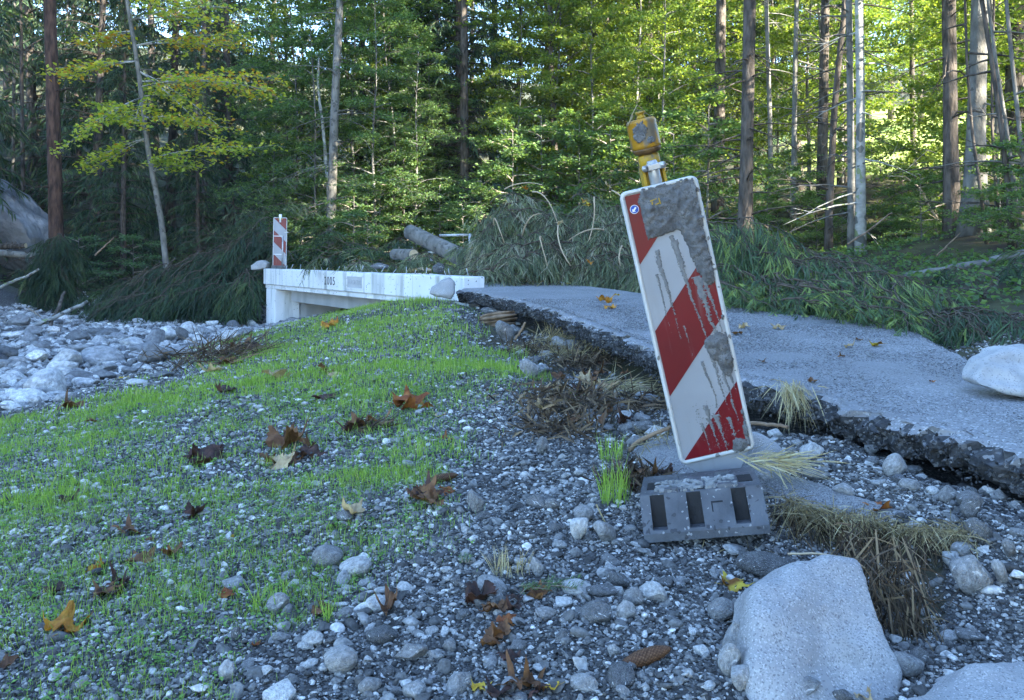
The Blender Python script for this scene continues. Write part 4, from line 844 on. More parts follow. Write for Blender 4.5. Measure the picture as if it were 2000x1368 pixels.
# ------------------------------------------------------------------ fallen spruces
def bough(mb, wb, p0, p1, p2, ns=11, sl=.42, nst=11, tl=.15, hang=.8, rad=.012, tones=(.1, .8), nn=10, ln=.02, wd=.0036, core=.45, fan=.9):
    """a spruce bough: main limb, drooping side branches left and right of it, needled twigs on those"""
    p0, p1, p2 = map(np.asarray, (p0, p1, p2)); c = bez(p0, p1, p2, 9); Lm = np.linalg.norm(p2-p0); c[1:-1] += rng.normal(size=(7, 3))*Lm*.02
    wb.tube(c, np.linspace(rad, rad*.25, 9), 5, cap=False); u = np.linspace(0, 1, 9); gr = np.gradient(c, axis=0)
    PT, DD_, LL, TN = [], [], [], []
    for k in range(ns):
        t = .1+.9*(k+rng.uniform())/ns; p = np.array([np.interp(t, u, c[:, q]) for q in range(3)]); g_ = nz(np.array([np.interp(t, u, gr[:, q]) for q in range(3)]))
        sd = nz(np.cross(g_, UP)+1e-6)*(1 if k % 2 else -1); d = nz(g_*rng.uniform(.4, 1.0)+sd*rng.uniform(.3, fan)-UP*rng.uniform(.0, .8)*hang+rng.normal(size=3)*.15)
        L = sl*rng.uniform(.45, 1.25)*(1.15-.6*t); e = p+d*L-UP*L*.45*hang; s_ = bez(p, p+d*L*.55, e, 6); wb.tube(s_, [.004, .0035, .003, .0025, .002, .0015], 3, cap=False)
        m = nst; w_ = rng.uniform(.08, 1, m); q_ = np.stack([np.interp(w_, np.linspace(0, 1, 6), s_[:, z_]) for z_ in range(3)], 1); g2 = nz(e-p)
        sd2 = nz(np.cross(g2, UP)+1e-6)*np.where(rng.uniform(size=m) < .5, 1, -1)[:, None]
        PT.append(q_); DD_.append(nz(g2*rng.uniform(.4, 1.1, (m, 1))+sd2*rng.uniform(.1, .8, (m, 1))-UP*rng.uniform(0, .9, (m, 1))*hang+rng.normal(size=(m, 3))*.2)); LL.append(tl*rng.uniform(.5, 1.4, m)*(1.15-.5*w_)); TN.append(np.clip(rng.normal(sum(tones)/2, (tones[1]-tones[0])/2)+rng.normal(0, .12, m), 0, 1))
    PT, DD_, LL, TN = map(np.concatenate, (PT, DD_, LL, TN))
    mb.combs(PT, DD_, LL, nn, ln, wd, .25, TN); mb.ribbons(PT, DD_, LL, ln*core, .25, TN)
def fallen(name, label, boughs, needle, trunkpath=None, tr=(.1, .06), bark='bark_grey'):
    base = np.asarray(trunkpath[0] if trunkpath is not None else boughs[0][0]); root = empty(name, tuple(base)); mb, wb = MB(), MB()
    for b in boughs:
        a = [np.asarray(q)-base for q in b[:3]]; bough(mb, wb, *a, **b[3])
    if trunkpath is not None:
        tm = MB(); q = resamp(np.array(trunkpath), 12)-base; tm.tube(q, np.linspace(tr[0], tr[1], 12), 12, wob=.04); tm.build('trunk', M[bark], root)
    c = mb.build('crown', M[needle], root, smooth=False); tag(wb.build('limb', M['twig_dark'], c), kind='stuff')
    tag(root, label, 'fallen tree'); return root
# grey drooping spruce in the middle, beyond the road
bs = []
kw = dict(ns=12, sl=.50, nst=12, tl=.17, hang=.85, tones=(.0, .95), rad=.011, ln=.021, wd=.004)
def crest(ax): return np.interp(ax, [930, 960, 1000, 1040, 1100, 1160, 1220, 1330], [455, 405, 362, 348, 352, 372, 366, 400])
for k in range(120):
    ax = rng.uniform(945, 1330); f_ = rng.uniform()**.8; top = crest(ax); topy = top+f_*(540-top)*.75; d0 = 12.4-1.6*f_+rng.uniform(-.3, .3)
    L = rng.uniform(.5, 1.3); a = rng.normal(-1.57, .9); dv = np.array([math.cos(a), math.sin(a)*.6, 0])
    m_ = P(ax, topy, d0); p0 = m_-dv*L*.45-UP*rng.uniform(.0, .3); e = m_+dv*L*.65-UP*L*rng.uniform(.15, .7); e[2] = max(e[2], gz(e[0], e[1])+.04)
    bs.append((p0, m_+UP*.08, e, kw))
for k in range(36):              # skirt on the ground towards the road
    ax = rng.uniform(955, 1420); fe = np.interp(ax, [p[0] for p in far_px], [p[1] for p in far_px]); d0 = RP(ax, fe)[1]+rng.uniform(.15, .5)
    p0 = P(ax+rng.uniform(-40, 40), fe-rng.uniform(30, 70), d0+.5); e = P(ax, fe-6, d0-.1); e[2] = max(e[2], gz(e[0], e[1])+.04); m_ = (p0+e)/2+UP*.12
    bs.append((p0, m_, e, dict(kw, tones=(.0, .6), sl=.35)))
fallen('fallen_spruce', 'grey-green fallen spruce with drooping boughs heaped beyond the road, behind the beacon', bs, 'spruce_grey', [P(1452,484,10.4), P(1230,470,11.9), P(1050,480,12.2)], (.14, .07))
gs = [o for o in col.objects if str(o.get('label', '')).startswith('grey-green fallen')][0]; g0 = np.array(gs.location)
for (a_, m_, e_, d_) in (((1040,375),(1070,370),(1090,440),10.9), ((1090,440),(1085,480),(1115,520),10.6), ((1060,470),(1045,440),(1070,520),10.5), ((1020,460),(1030,415),(1058,418),10.9), ((965,440),(960,400),(985,475),11.2), ((1160,385),(1165,430),(1150,470),10.7), ((1195,372),(1215,380),(1222,400),10.8), ((1180,450),(1150,440),(1110,470),10.5), ((1215,480),(1205,500),(1212,520),10.3), ((985,370),(1020,350),(1060,362),11.6)):
    mb = MB(); mb.tube(bez(P(*a_, d_), P(*m_, d_-.15), P(*e_, d_-.2), 8)-g0, np.linspace(.012, .006, 8), 5); mb.build('bare_limb', M['wood'], gs)
# dark green spruce on the right, hanging over the far road edge
bs = []
kw = dict(ns=14, sl=.40, nst=14, tl=.15, hang=1.15, tones=(.1, .95), rad=.009, ln=.017, wd=.0034, nn=11, core=.6)
for k in range(86):
    f_ = rng.uniform(0, 1); ax = 1375+390*f_; d0 = 8.7-2.0*f_+rng.uniform(-.2, .6)
    g_ = rng.uniform(); top = 402+130*f_**1.3; top = top+g_*(590+20*f_-top)*.62; d0 -= g_*.5
    p0 = P(ax-rng.uniform(20, 100), top+rng.uniform(0, 40), d0+.5); e = P(ax+rng.uniform(20, 110), top+rng.uniform(30, 90), d0-rng.uniform(.1, .5)); m_ = P(ax, top-12, d0)
    e[2] = max(e[2], gz(e[0], e[1])+.06, zroad(e[0], e[1])+.05); bs.append((p0, m_, e, kw))
for k in range(60):
    ax = rng.uniform(1385, 1800); fe = np.interp(ax, [p[0] for p in far_px], [p[1] for p in far_px]); d0 = RP(ax, fe)[1]+rng.uniform(-.15, .4)
    e = P(ax+rng.uniform(-20, 30), fe+rng.uniform(-12, 4), d0-.2); e[2] = zroad(e[0], e[1])+rng.uniform(.02, .06); p0 = e+np.array([rng.uniform(-.5, .3), rng.uniform(.2, .7), rng.uniform(.08, .35)]); m_ = (p0+e)/2+UP*.10
    bs.append((p0, m_, e, dict(kw, ns=8, sl=.24, nst=9, tl=.09, hang=.35, tones=(.35, .98), fan=1.2)))
fallen('fallen_spruce', 'dark green fallen spruce hanging over the far edge of the road on the right', bs, 'spruce_fresh', [P(1300,462,9.6), P(1450,490,9.0), P(1760,600,6.9)], (.10, .04))
bs = []
for k in range(34):
    f_ = rng.uniform(0, 1); ax = 1790+260*f_; d0 = rng.uniform(5.6, 6.4)-.5*f_
    p0 = P(ax-40, 610+rng.uniform(-10, 30), d0+.4); m_ = P(ax, 578+rng.uniform(0, 60), d0); e = P(ax+rng.uniform(20, 90), 640+rng.uniform(0, 60), d0-.2); e[2] = max(e[2], gz(e[0], e[1])+.05)
    bs.append((p0, m_, e, dict(kw, tones=(.0, .5))))
fallen('spruce_bough', 'broken dark spruce boughs beyond the white boulder at the right edge', bs, 'spruce_fresh')
# the big dark one at the left, beside the bridge
bs = []
kw = dict(ns=13, sl=.85, nst=13, tl=.30, hang=.8, tones=(.0, .5), rad=.014, ln=.036, wd=.008, nn=10)
for k in range(105):
    f_ = rng.uniform(0, 1); g_ = rng.uniform(0, 1)
    ax = 515-265*f_; lo = 430+120*f_; top = lo+g_*(600-lo)*.75; d0 = 18.4-1.3*g_+rng.uniform(-.4, .8); L = rng.uniform(.8, 1.8)
    p0 = P(ax+rng.uniform(10, 70), top+rng.uniform(-25, 10), d0+.5); e = P(ax-rng.uniform(20, 110), top+rng.uniform(25, 95), d0-.5); e[2] = max(e[2], gz(e[0], e[1])+.12)
    bs.append((p0, P(ax, top-8, d0), e, kw))
fallen('fallen_spruce', 'big dark fallen spruce lying across the river bed left of the bridge', bs, 'spruce', [P(560,480,19.4), P(400,530,19.2), P(260,580,18.8)], (.16, .09), 'bark')
bs = []
for k in range(34):
    a = rng.uniform(0, 6.28); b = P(112, 455+rng.uniform(0, 120), 19.8); o_ = np.array([math.cos(a), -abs(math.sin(a)), 0])
    e = b+o_*rng.uniform(.3, .9)-UP*rng.uniform(.2, .8); e[2] = max(e[2], gz(e[0], e[1])+.1); bs.append((b, b+o_*.35+UP*.1, e, dict(kw, ns=9, sl=.5)))
fallen('spruce_bough', 'dark spruce boughs wrapped round the foot of the thick left trunk', bs, 'spruce')
bs = []
for k in range(12):
    b = P(500+rng.uniform(-20, 10), 520+rng.uniform(0, 25), 16.9); e = P(490+rng.uniform(-70, 10), 590+rng.uniform(-10, 30), 16.3); bs.append((b, (b+e)/2+UP*.3, e, dict(kw, ns=9, sl=.45, tones=(.2, .95))))
fallen('spruce_bough', 'greener spruce bough hanging at the left end of the bridge', bs, 'spruce')
# low plants, needles and grass on the wooded banks: nobody could count them
mb = MB()
def floor_leaves(n, fx, fy, sz, tones, ok):
    x = fx(n); y = fy(n, x); z = h(x, y); k = ok(x, y); x, y, z = x[k], y[k], z[k]; n = len(x)
    mb.leaves(np.c_[x, y, z+rng.uniform(.01, .16, n)*(fbm(x*1.5, y*1.5, 33)+.6)], UP[None]+rng.normal(size=(n, 3))*.5, sz*rng.uniform(.6, 1.4, n), rng.uniform(*tones, n))
floor_leaves(26000, lambda n: rng.uniform(2.4, 12, n), lambda n, x: rng.uniform(6, 19, n), .06, (0, .8), lambda x, y: (forest_zone(x, y) > rng.uniform(.2, 1, len(x))) & (fbm(x*.9, y*.9, 35) > -.15) & (x/y < .8) & ~((y > 14.5) & (y < 20.5) & (x > 5)))
floor_leaves(30000, lambda n: rng.uniform(-16, 9, n), lambda n, x: rng.uniform(17, 30, n), .09, (0, .8), lambda x, y: (fbm(x*.7, y*.7, 36) > -.1) & ((y > 21) | (x > -2)))
tag(mb.build('undergrowth', M['leaf'], smooth=False), kind='stuff')
# ------------------------------------------------------------------ stones
def ico(sub):
    import bmesh
    bm = bmesh.new(); bmesh.ops.create_icosphere(bm, subdivisions=sub, radius=1.0)
    V = np.array([v.co[:] for v in bm.verts]); T = np.array([[v.index for v in f.verts] for f in bm.faces]); bm.free(); return V, T
ICO = {k: ico(k) for k in (1, 2, 3, 4)}
def rock_verts(sub, seed, cuts=5, rough=.10, sq=(1, 1, .7), cutlo=.62, fine=.02):
    V, T = ICO[sub]; V = V.copy(); r = np.random.default_rng(seed)
    for k in range(cuts):
        n = nz(r.normal(size=3)); d = r.uniform(cutlo, .92); s = V@n; V -= np.maximum(s-d, 0)[:, None]*n*.92
    off = Vector(r.uniform(-50, 50, 3))
    dsp = np.array([mnoise.noise(Vector(v)*1.3+off)*rough+mnoise.noise(Vector(v)*3.1+off)*rough*.45+mnoise.noise(Vector(v)*8+off)*fine for v in V])
    return V*(1+dsp)[:, None]*np.array(sq), T
PEB = []
for k in range(7):
    V, T = rock_verts(2, 100+k, cuts=9 if k < 5 else 3, rough=.10, sq=(1, rng.uniform(.55, .95), rng.uniform(.35, .7)), cutlo=.30 if k < 5 else .6)
    PEB.append((V, T))
STN = []
for k in range(9):
    V, T = rock_verts(3, 200+k, cuts=11 if k % 3 else 4, rough=.09, sq=(1, 1, 1), cutlo=.45 if k % 3 else .7, fine=.012)
    me_o = mk('stone', V, F3=T, mat=M['stone'], link=False, smooth=True); STN.append(me_o.data)
BST = []
for me_ in STN:
    m2 = me_.copy(); m2.materials.clear(); m2.materials.append(M['bed_stone']); BST.append(m2)
def stone_at(pos, size, rot, label, group=None, name='stone', mesh=None, mat_=None, cat='stone'):
    bed = 'river bed' in label; me = mesh or STN[int(rng.integers(len(STN)))]
    if bed: me = BST[STN.index(me)]
    o = bpy.data.objects.new(name, me); col.objects.link(o)
    o.location = pos; o.scale = size; o.rotation_euler = rot; tag(o, label, cat, group); return o
def pstone(px, py, wpx, hpx, label, group=None, depth=None, sink=.12, seed=None, name='stone', rz=None, tilt=.12, road=True, d=None):
    """stone whose foot is seen at (px,py), wpx wide and hpx high in the photograph"""
    b = G(px, py, road) if d is None else P(px, py, d); s = b[1]/F; wx = wpx*s/2; hz = hpx*s/2
    dy = (wx*.8 if depth is None else depth)
    me = STN[(seed if seed is not None else int(rng.integers(len(STN)))) % len(STN)]
    return stone_at((b[0], b[1]+dy*.7, b[2]+hz*(1-sink)), (wx*1.06, dy*1.05, hz*1.15), (rng.uniform(-tilt, tilt), rng.uniform(-tilt, tilt), rng.uniform(-.3, .3) if rz is None else rz), label, group, name, me)
# the named ones
def own_rock(name, label, px, py, wpx, hpx, seed, cuts, rough, mat_, sq=(1, 1, 1), rot=(0, 0, 0), depth=None, lift=0.0, road=True, sub=4, cutlo=.6, cat='boulder', fine=.008):
    b = G(px, py, road); s = b[1]/F; V, T = rock_verts(sub, seed, cuts, rough, (1, 1, 1), cutlo, fine)
    V = V*np.array([wpx*s/2, (depth or wpx*s*.45), hpx*s/2]); R = Rm(rot[2], rot[0], rot[1]); V = V@R.T
    V[:, 2] -= V[:, 2].min()
    o = mk(name, V, F3=T, mat=M[mat_]); o.location = (b[0], b[1]+(depth or wpx*s*.45)*.75, b[2]-.02+lift); tag(o, label, cat); return o
def pixel_block(name, label, d, front, depth, mat_, seed, top_back=.75, rough=.012, cat='boulder', slope=.35, sub=5):
    """rounded block whose camera-side outline is `front` (pixels), reaching back `depth` metres"""
    pts = np.array([P(px, py, d) for px, py in front]); c = pts.mean(0); n = 96
    ring = resamp(np.vstack([pts, pts[:1]]), n+1)[:n]
    for _ in range(2): ring = .25*np.roll(ring, 1, 0)+.5*ring+.25*np.roll(ring, -1, 0)
    rel = ring-c; secs = []
    prof = [(-.07, .0), (-.065, .45), (-.05, .72), (-.02, .90), (.03, .975), (.12, 1.0), (.4, .99), (.75, .90), (.92, .72), (1.0, .45), (1.02, 0.0)]
    r = np.random.default_rng(seed); off = Vector(r.uniform(-50, 50, 3)); S = np.array([abs(rel[:, 0]).max(), 1, abs(rel[:, 2]).max()])
    pf = resamp(np.array(prof), 40)
    for f, k in pf:
        q = rel*k; q = q.copy(); q[:, 1] = f*depth; up = np.clip(.35+.65*q[:, 2]/S[2], 0, 1)
        q[:, 1] += up*depth*slope*(1-max(f, 0)); secs.append(q)
    V = np.concatenate(secs); m = len(secs)
    nn = np.array([mnoise.noise(Vector(v)*6+off)*rough*2+mnoise.noise(Vector(v)*18+off)*rough*.6 for v in V]); V = V+nz(V-np.array([0, depth*.4, 0]))*nn[:, None]
    i = np.arange(m-1)[:, None]*n; j = np.arange(n)[None, :]; k2 = (j+1) % n
    Q = np.stack([i+j, i+k2, i+n+k2, i+n+j], -1).reshape(-1, 4)
    o = mk(name, V, F4=Q, mat=M[mat_]); o.location = tuple(c); tag(o, label, cat); return o
def hull_rock(name, label, pts, mat_, seed, sm=10, cuts=7, rough=.01, cat='boulder'):
    """block rock: hull of corner points, edges worn round"""
    import bmesh
    bm = bmesh.new(); c0 = np.mean(pts, axis=0)
    for p in pts: bm.verts.new(tuple(np.asarray(p)-c0))
    r = bmesh.ops.convex_hull(bm, input=bm.verts); bmesh.ops.delete(bm, geom=[v for v in bm.verts if not v.link_faces], context='VERTS')
    bmesh.ops.triangulate(bm, faces=bm.faces[:])
    for q in range(5):
        L = np.array([e.calc_length() for e in bm.edges]); lim = max(.018, L.max()*.52); es = [e for e in bm.edges if e.calc_length() > lim]
        if not es: break
        bmesh.ops.subdivide_edges(bm, edges=es, cuts=1); bmesh.ops.triangulate(bm, faces=bm.faces[:])
    for q in range(sm): bmesh.ops.smooth_vert(bm, verts=bm.verts[:], factor=.5, use_axis_x=True, use_axis_y=True, use_axis_z=True)
    bm.normal_update(); off = Vector(np.random.default_rng(seed).uniform(-50, 50, 3)); S = max(np.ptp(np.array(pts), axis=0))
    for v in bm.verts: v.co += v.normal*(mnoise.noise(v.co*(3/S)+off)*rough*2.2+mnoise.noise(v.co*(8/S)+off)*rough+mnoise.noise(v.co*(25/S)+off)*rough*.3)
    me = bpy.data.meshes.new(name); bm.to_mesh(me); bm.free(); me.materials.append(M[mat_]); me.polygons.foreach_set('use_smooth', np.full(len(me.polygons), True))
    o = bpy.data.objects.new(name, me); col.objects.link(o); o.location = tuple(c0); tag(o, label, cat); return o
def blk(pd, back):           # camera-side corners (pixel, distance), plus the same corners pushed back and down
    a = [P(*q) for q in pd]; return a+[p+np.array(back) for p in a]
hull_rock('boulder', 'big pale speckled granite boulder beside the straw-hung hollow in the foreground', blk([(1462,1420,1.56),(1462,1215,1.70),(1472,1150,1.80),(1545,1104,1.88),(1612,1084,1.92),(1676,1092,1.92),(1722,1205,1.80),(1764,1330,1.68),(1756,1420,1.60),(1600,1440,1.54)], (.0, .16, -.10)), 'granite', 3, sm=6, rough=.008)
hull_rock('boulder', 'smooth pale boulder in the bottom right corner, cut off by the picture edge', blk([(1740,1410,1.46),(1810,1345,1.56),(1890,1306,1.64),(1990,1284,1.68),(2090,1296,1.66),(2160,1350,1.56),(2170,1460,1.45),(1900,1480,1.40)], (0, .14, -.1)), 'granite', 5, sm=16, rough=.009)
hull_rock('boulder', 'smooth white boulder lying on the asphalt at the right edge', blk([(1900,744,3.5),(1918,706,3.56),(1955,680,3.62),(2010,676,3.66),(2064,690,3.62),(2088,740,3.52),(2060,776,3.42),(1985,772,3.42),(1920,758,3.46)], (.02, .16, -.01)), 'granite_pale', 8, sm=14, rough=.008)
pixel_block('boulder', 'grey rounded rock leaning right behind the foot of the tilted beacon', 2.92, [(1470,930),(1468,880),(1478,850),(1500,858),(1525,880),(1545,910),(1552,950),(1540,965),(1500,955)], .16, 'granite', 9, slope=.4)
pixel_block('boulder', 'rounded grey boulder resting against the near end of the bridge', 9.3, [(838,575),(842,560),(858,548),(875,544),(885,552),(888,572),(880,584),(850,582)], .35, 'granite', 11, slope=.3)
pixel_block('boulder', 'grey boulder half sunk in the shade under the bridge', 15.6, [(543,640),(548,628),(562,622),(576,624),(585,634),(584,650),(550,650)], .5, 'granite', 12, slope=.2)
pixel_block('boulder', 'pale boulder caught in boughs at the left end of the bridge', 16.6, [(487,520),(497,512),(510,508),(521,514),(520,524),(502,528),(490,528)], .4, 'granite', 13, slope=.2)
NAMED = [  # px, foot py, width, height, label
 (1130,1060,46,56,'grey cobble left of the rubber foot, left one of a pair'), (1182,1068,52,50,'grey cobble left of the rubber foot, right one of a pair'),
 (929,1005,34,50,'upright pale stone beside the small spruce cone'), (637,1112,58,40,'pale flat stone on the gravel below the grass'), (690,1130,62,34,'slate grey slab beside the pale flat stone'),
 (540,1205,44,40,'white angular stone among seedlings'), (660,1318,66,46,'dark blue-grey angular slab near the bottom edge'), (608,1268,46,26,'grey stone left of the dark slab'),
 (1500,1135,100,42,'white oblong stone beside the rust and yellow leaf'), (1440,1095,60,26,'pale flat slab in front of the rubber foot'), (1130,672,62,36,'white angular boulder in the gully below the road edge'),
 (1098,665,40,24,'grey stone left of the white angular gully boulder'), (960,605,42,18,'pale stone under the asphalt lip beside the bridge end'), (988,612,26,18,'small white stone right of the pale stone under the asphalt lip'),
 (985,668,40,44,'pale stone behind the splintered wood chunk'), (1000,660,36,28,'round pale stone above the stick in the gully'), (1035,740,38,44,'white cobble where the grass meets the gully'), (1062,730,30,20,'small pale cobble right of the white one'),
 (1268,797,54,34,'white rounded cobble left of the tilted beacon'), (1265,850,56,28,'grey stone with a stick lying over it'), (1245,872,40,20,'flat pale stone under the stick'),
 (1590,900,50,34,'grey wedge-shaped stone under the torn asphalt'), (1755,935,48,44,'pale blocky stone, largest under the asphalt on the right'), (1600,940,56,22,'white half-buried stone at the silt edge'), (1704,893,34,28,'white squarish stone below the asphalt edge'),
 (1857,985,36,34,'smooth white egg-shaped stone on the right'), (1900,1000,46,36,'grey block behind the egg-shaped stone'), (1905,1020,40,44,'pale stone leaning against the grey block'), (1938,975,38,24,'white stone at the right edge under the asphalt'), (1790,905,40,16,'flat dark stone below the asphalt edge'),
 (1910,1168,74,84,'round dark grey cobble at the right edge'), (1960,1150,40,56,'pale cobble right of the round dark one'), (1862,1115,40,40,'speckled stone hung with straw'), (1920,1065,52,52,'bluish cobble above the round dark one'), (1978,1095,40,44,'greyish angular stone at the right edge'),
 (1860,1260,34,20,'small white pebble right of the hollow'), (1905,1262,54,26,'flat grey cobble near the bottom right boulder'), (1775,1330,80,50,'dark stone wedged between the two big boulders'), (1800,1310,40,40,'light stone behind the bottom right boulder'),
 (1570,1378,90,36,'white angular rock in front of the big granite boulder'), (1650,1375,40,26,'grey stone in front of the big granite boulder'), (1430,1330,46,66,'tall thin slab left of the big granite boulder'), (1450,1360,54,60,'shattered grey rock at the left foot of the granite boulder'),
 (1415,1220,56,40,'angular pale rock left of the granite boulder'), (1445,1290,58,70,'white flaky rock left of the granite boulder'), (1225,1215,38,34,'angular grey stone in the middle foreground'), (1240,1190,40,34,'pale domed stone in the middle foreground'), (1210,1150,46,30,'grey stone right of the spruce twig'), (1180,1170,66,22,'long pale slab lying right of the spruce twig'),
 (1200,1285,24,26,'white sharp stone left of the large cone'), (1050,1130,26,40,'grey wedge stone above the spruce twig'), (1080,1000,28,26,'pale stone left of the grass tuft'), (1140,1020,40,30,'grey stone right of the small cone'),
 (1100,1190,46,16,'white and dark oblong stone under the spruce twig'), (940,1190,30,18,'white pebble beside the dark leaf cluster'), (965,1115,36,28,'dark rounded stone left of the spruce twig'), (460,1255,22,30,'pale upright stone on the left gravel'), (440,1335,32,36,'pale stone near the bottom left'),
 (796,918,26,18,'small white stone on the gravel above the cone'), (1060,890,24,34,'upright grey stone left of the grass tuft'), (740,525,36,12,'grey slab on the far side of the bridge'), (856,532,24,18,'white block on the far edge of the bridge'), (830,532,30,8,'flat brown stone beside the white block'), (785,600,1,1,'')]
for px, py, wp, hp, lb in NAMED[:-1]:
    if 'bridge' in lb and py < 540:
        pstone(px, py, wp, hp, lb, d=12.4); continue
    pstone(px, py, wp, hp, lb)
for px, py, wp, hp, lb in ((942,545,24,28,'pale angular rock at the road start beside the bridge end'), (918,545,14,10,'small pale rock left of the angular rock at the road start'), (966,548,30,12,'flat pale stone right of the angular rock'), (1018,551,20,12,'flat stone among leaves at the road start'), (1027,552,12,12,'white stone among leaves at the road start'), (1068,551,24,8,'flat grey slab on the far road edge'), (1100,558,10,8,'small pale stone on the far road edge'), (1205,540,1,1,'')):
    if lb: pstone(px, py, wp, hp, lb, seed=4)
BED = [(292,712,56,40),(345,700,52,28),(322,668,40,34),(352,668,24,34),(120,728,58,44),(150,750,66,26),(195,744,50,20),(45,788,60,30),(150,690,54,20),(192,690,34,16),(215,690,26,14),(445,670,40,24),(430,690,28,20),(475,660,34,18),(410,640,30,16),(395,655,34,16),(30,640,44,24),(100,652,26,14),(65,710,40,24),(10,705,44,30),(15,755,40,26),(245,705,26,14),(210,718,30,14),(250,730,34,14),(180,655,26,12),(385,672,22,18),(310,742,46,14),(490,640,20,16),(470,628,26,14),(60,690,26,16),(30,745,34,18),(80,680,30,14),(262,755,40,12),(505,625,22,14)]
for k, (px, py, wp, hp) in enumerate(BED):
    pstone(px, py, wp, hp, ['large pale rounded stone in the river bed, in front of the lying plank', 'grey cobble among the river bed stones', 'pale cobble among the river bed stones'][0 if k == 0 else 1+k % 2], 'river bed cobbles' if k else None)
# further bed stones and foreground stones, placed without overlap
placed = []
def scatter_stones(n, samp, rlo, rhi, lab, group):
    c = 0; tries = 0
    while c < n and tries < n*40:
        tries += 1; x, y = samp(); r = rlo+(rhi-rlo)*rng.uniform()**2.2
        if any((x-a)**2+(y-b)**2 < (.8*(r+q))**2 for a, b, q in placed): continue
        if inpoly(np.array([x]), np.array([y]), ROADPOLY)[0]: continue
        z = gz(x, y); placed.append((x, y, r)); c += 1
        s = (r, r*rng.uniform(.65, .95), r*rng.uniform(.45, .75)); stone_at((x, y, z+s[2]*.45), s, (rng.uniform(-.3, .3), rng.uniform(-.3, .3), rng.uniform(0, 6.28)), lab, group)
def samp_bed():
    while True:
        px = rng.uniform(-80, 520); py = rng.uniform(612, 790)**1.0
        p = G(px, py)
        if river(p[0], p[1]) > .5: return p[0], p[1]
scatter_stones(72, samp_bed, .09, .24, 'rounded grey stone in the stony river bed', 'river bed stones')
def samp_fg():
    while True:
        px = rng.uniform(420, 1480); py = rng.uniform(960, 1368)
        if px > 420+(1368-py)*.9 or rng.uniform() < .06:
            p = G(px, py); return p[0], p[1]
scatter_stones(92, samp_fg, .018, .048, 'small grey stone on the foreground gravel', 'foreground stones')
def samp_gully():
    px = rng.uniform(0, 1); k = rng.uniform(); p = G(1480+520*px, 830+170*px*.9+k*140); return p[0], p[1]
scatter_stones(34, samp_gully, .02, .05, 'small stone in the washed-out strip under the asphalt', 'stones under the asphalt')
def samp_g2():
    f = rng.uniform(); a = np.array([945, 630])*(1-f)+np.array([1290, 880])*f; p = G(a[0]+rng.uniform(-60, 90)*(.4+f), a[1]+rng.uniform(-30, 20)); return p[0], p[1]
scatter_stones(40, samp_g2, .03, .085, 'small stone in the gully between grass and road', 'gully stones')

# ------------------------------------------------------------------ gravel (uncountable) as instanced pebbles
def inst(name, pts, scl, rot, idx, sources, label=None, cat=None, flat=5):
    c = bpy.data.collections.new(name+'_pieces')
    for k, (V, T, m) in enumerate(sources):
        ob = mk('piece_%02d' % k, V, F3=T, mat=m, link=False, smooth=k >= flat); c.objects.link(ob)
    me = bpy.data.meshes.new(name); me.vertices.add(len(pts)); me.vertices.foreach_set('co', np.asarray(pts, np.float32).ravel())
    for nm, ty, dat in (('scl', 'FLOAT', scl), ('rot', 'FLOAT_VECTOR', rot), ('idx', 'INT', idx)):
        a = me.attributes.new(nm, ty, 'POINT'); a.data.foreach_set('vector' if ty == 'FLOAT_VECTOR' else 'value', np.asarray(dat, np.int32 if ty == 'INT' else np.float32).ravel())
    ob = bpy.data.objects.new(name, me); col.objects.link(ob)
    ng = bpy.data.node_groups.new(name, 'GeometryNodeTree'); ng.interface.new_socket('Geometry', in_out='INPUT', socket_type='NodeSocketGeometry'); ng.interface.new_socket('Geometry', in_out='OUTPUT', socket_type='NodeSocketGeometry')
    N = ng.nodes; L = ng.links; gi = N.new('NodeGroupInput'); go = N.new('NodeGroupOutput'); ip = N.new('GeometryNodeInstanceOnPoints'); ci = N.new('GeometryNodeCollectionInfo')
    ci.inputs['Collection'].default_value = c; ci.inputs['Separate Children'].default_value = True; ci.inputs['Reset Children'].default_value = True
    def na(nm, ty):
        x = N.new('GeometryNodeInputNamedAttribute'); x.data_type = ty; x.inputs[0].default_value = nm; return x.outputs[0]
    m2p = N.new('GeometryNodeMeshToPoints'); L.new(gi.outputs[0], m2p.inputs[0]); L.new(m2p.outputs[0], ip.inputs['Points'])
    L.new(ci.outputs[0], ip.inputs['Instance']); ip.inputs['Pick Instance'].default_value = True
    L.new(na('idx', 'INT'), ip.inputs['Instance Index']); L.new(na('rot', 'FLOAT_VECTOR'), ip.inputs['Rotation']); L.new(na('scl', 'FLOAT'), ip.inputs['Scale'])
    L.new(ip.outputs[0], go.inputs[0]); md = ob.modifiers.new('scatter', 'NODES'); md.node_group = ng
    tag(ob, label, cat, kind='stuff'); return ob
def proj(x, y, z): return 1000+F*x/y, 500-F*(z-1)/y
SILT = [(1240,890),(1330,870),(1500,905),(1560,938),(1660,962),(1780,1008),(1680,1014),(1540,982),(1400,932),(1260,922)]
def fan(n, y0, y1, xl=.72, xr=.72):
    y = np.sqrt(rng.uniform(y0*y0, y1*y1, n)); x = rng.uniform(-xl, xr, n)*y; return x, y
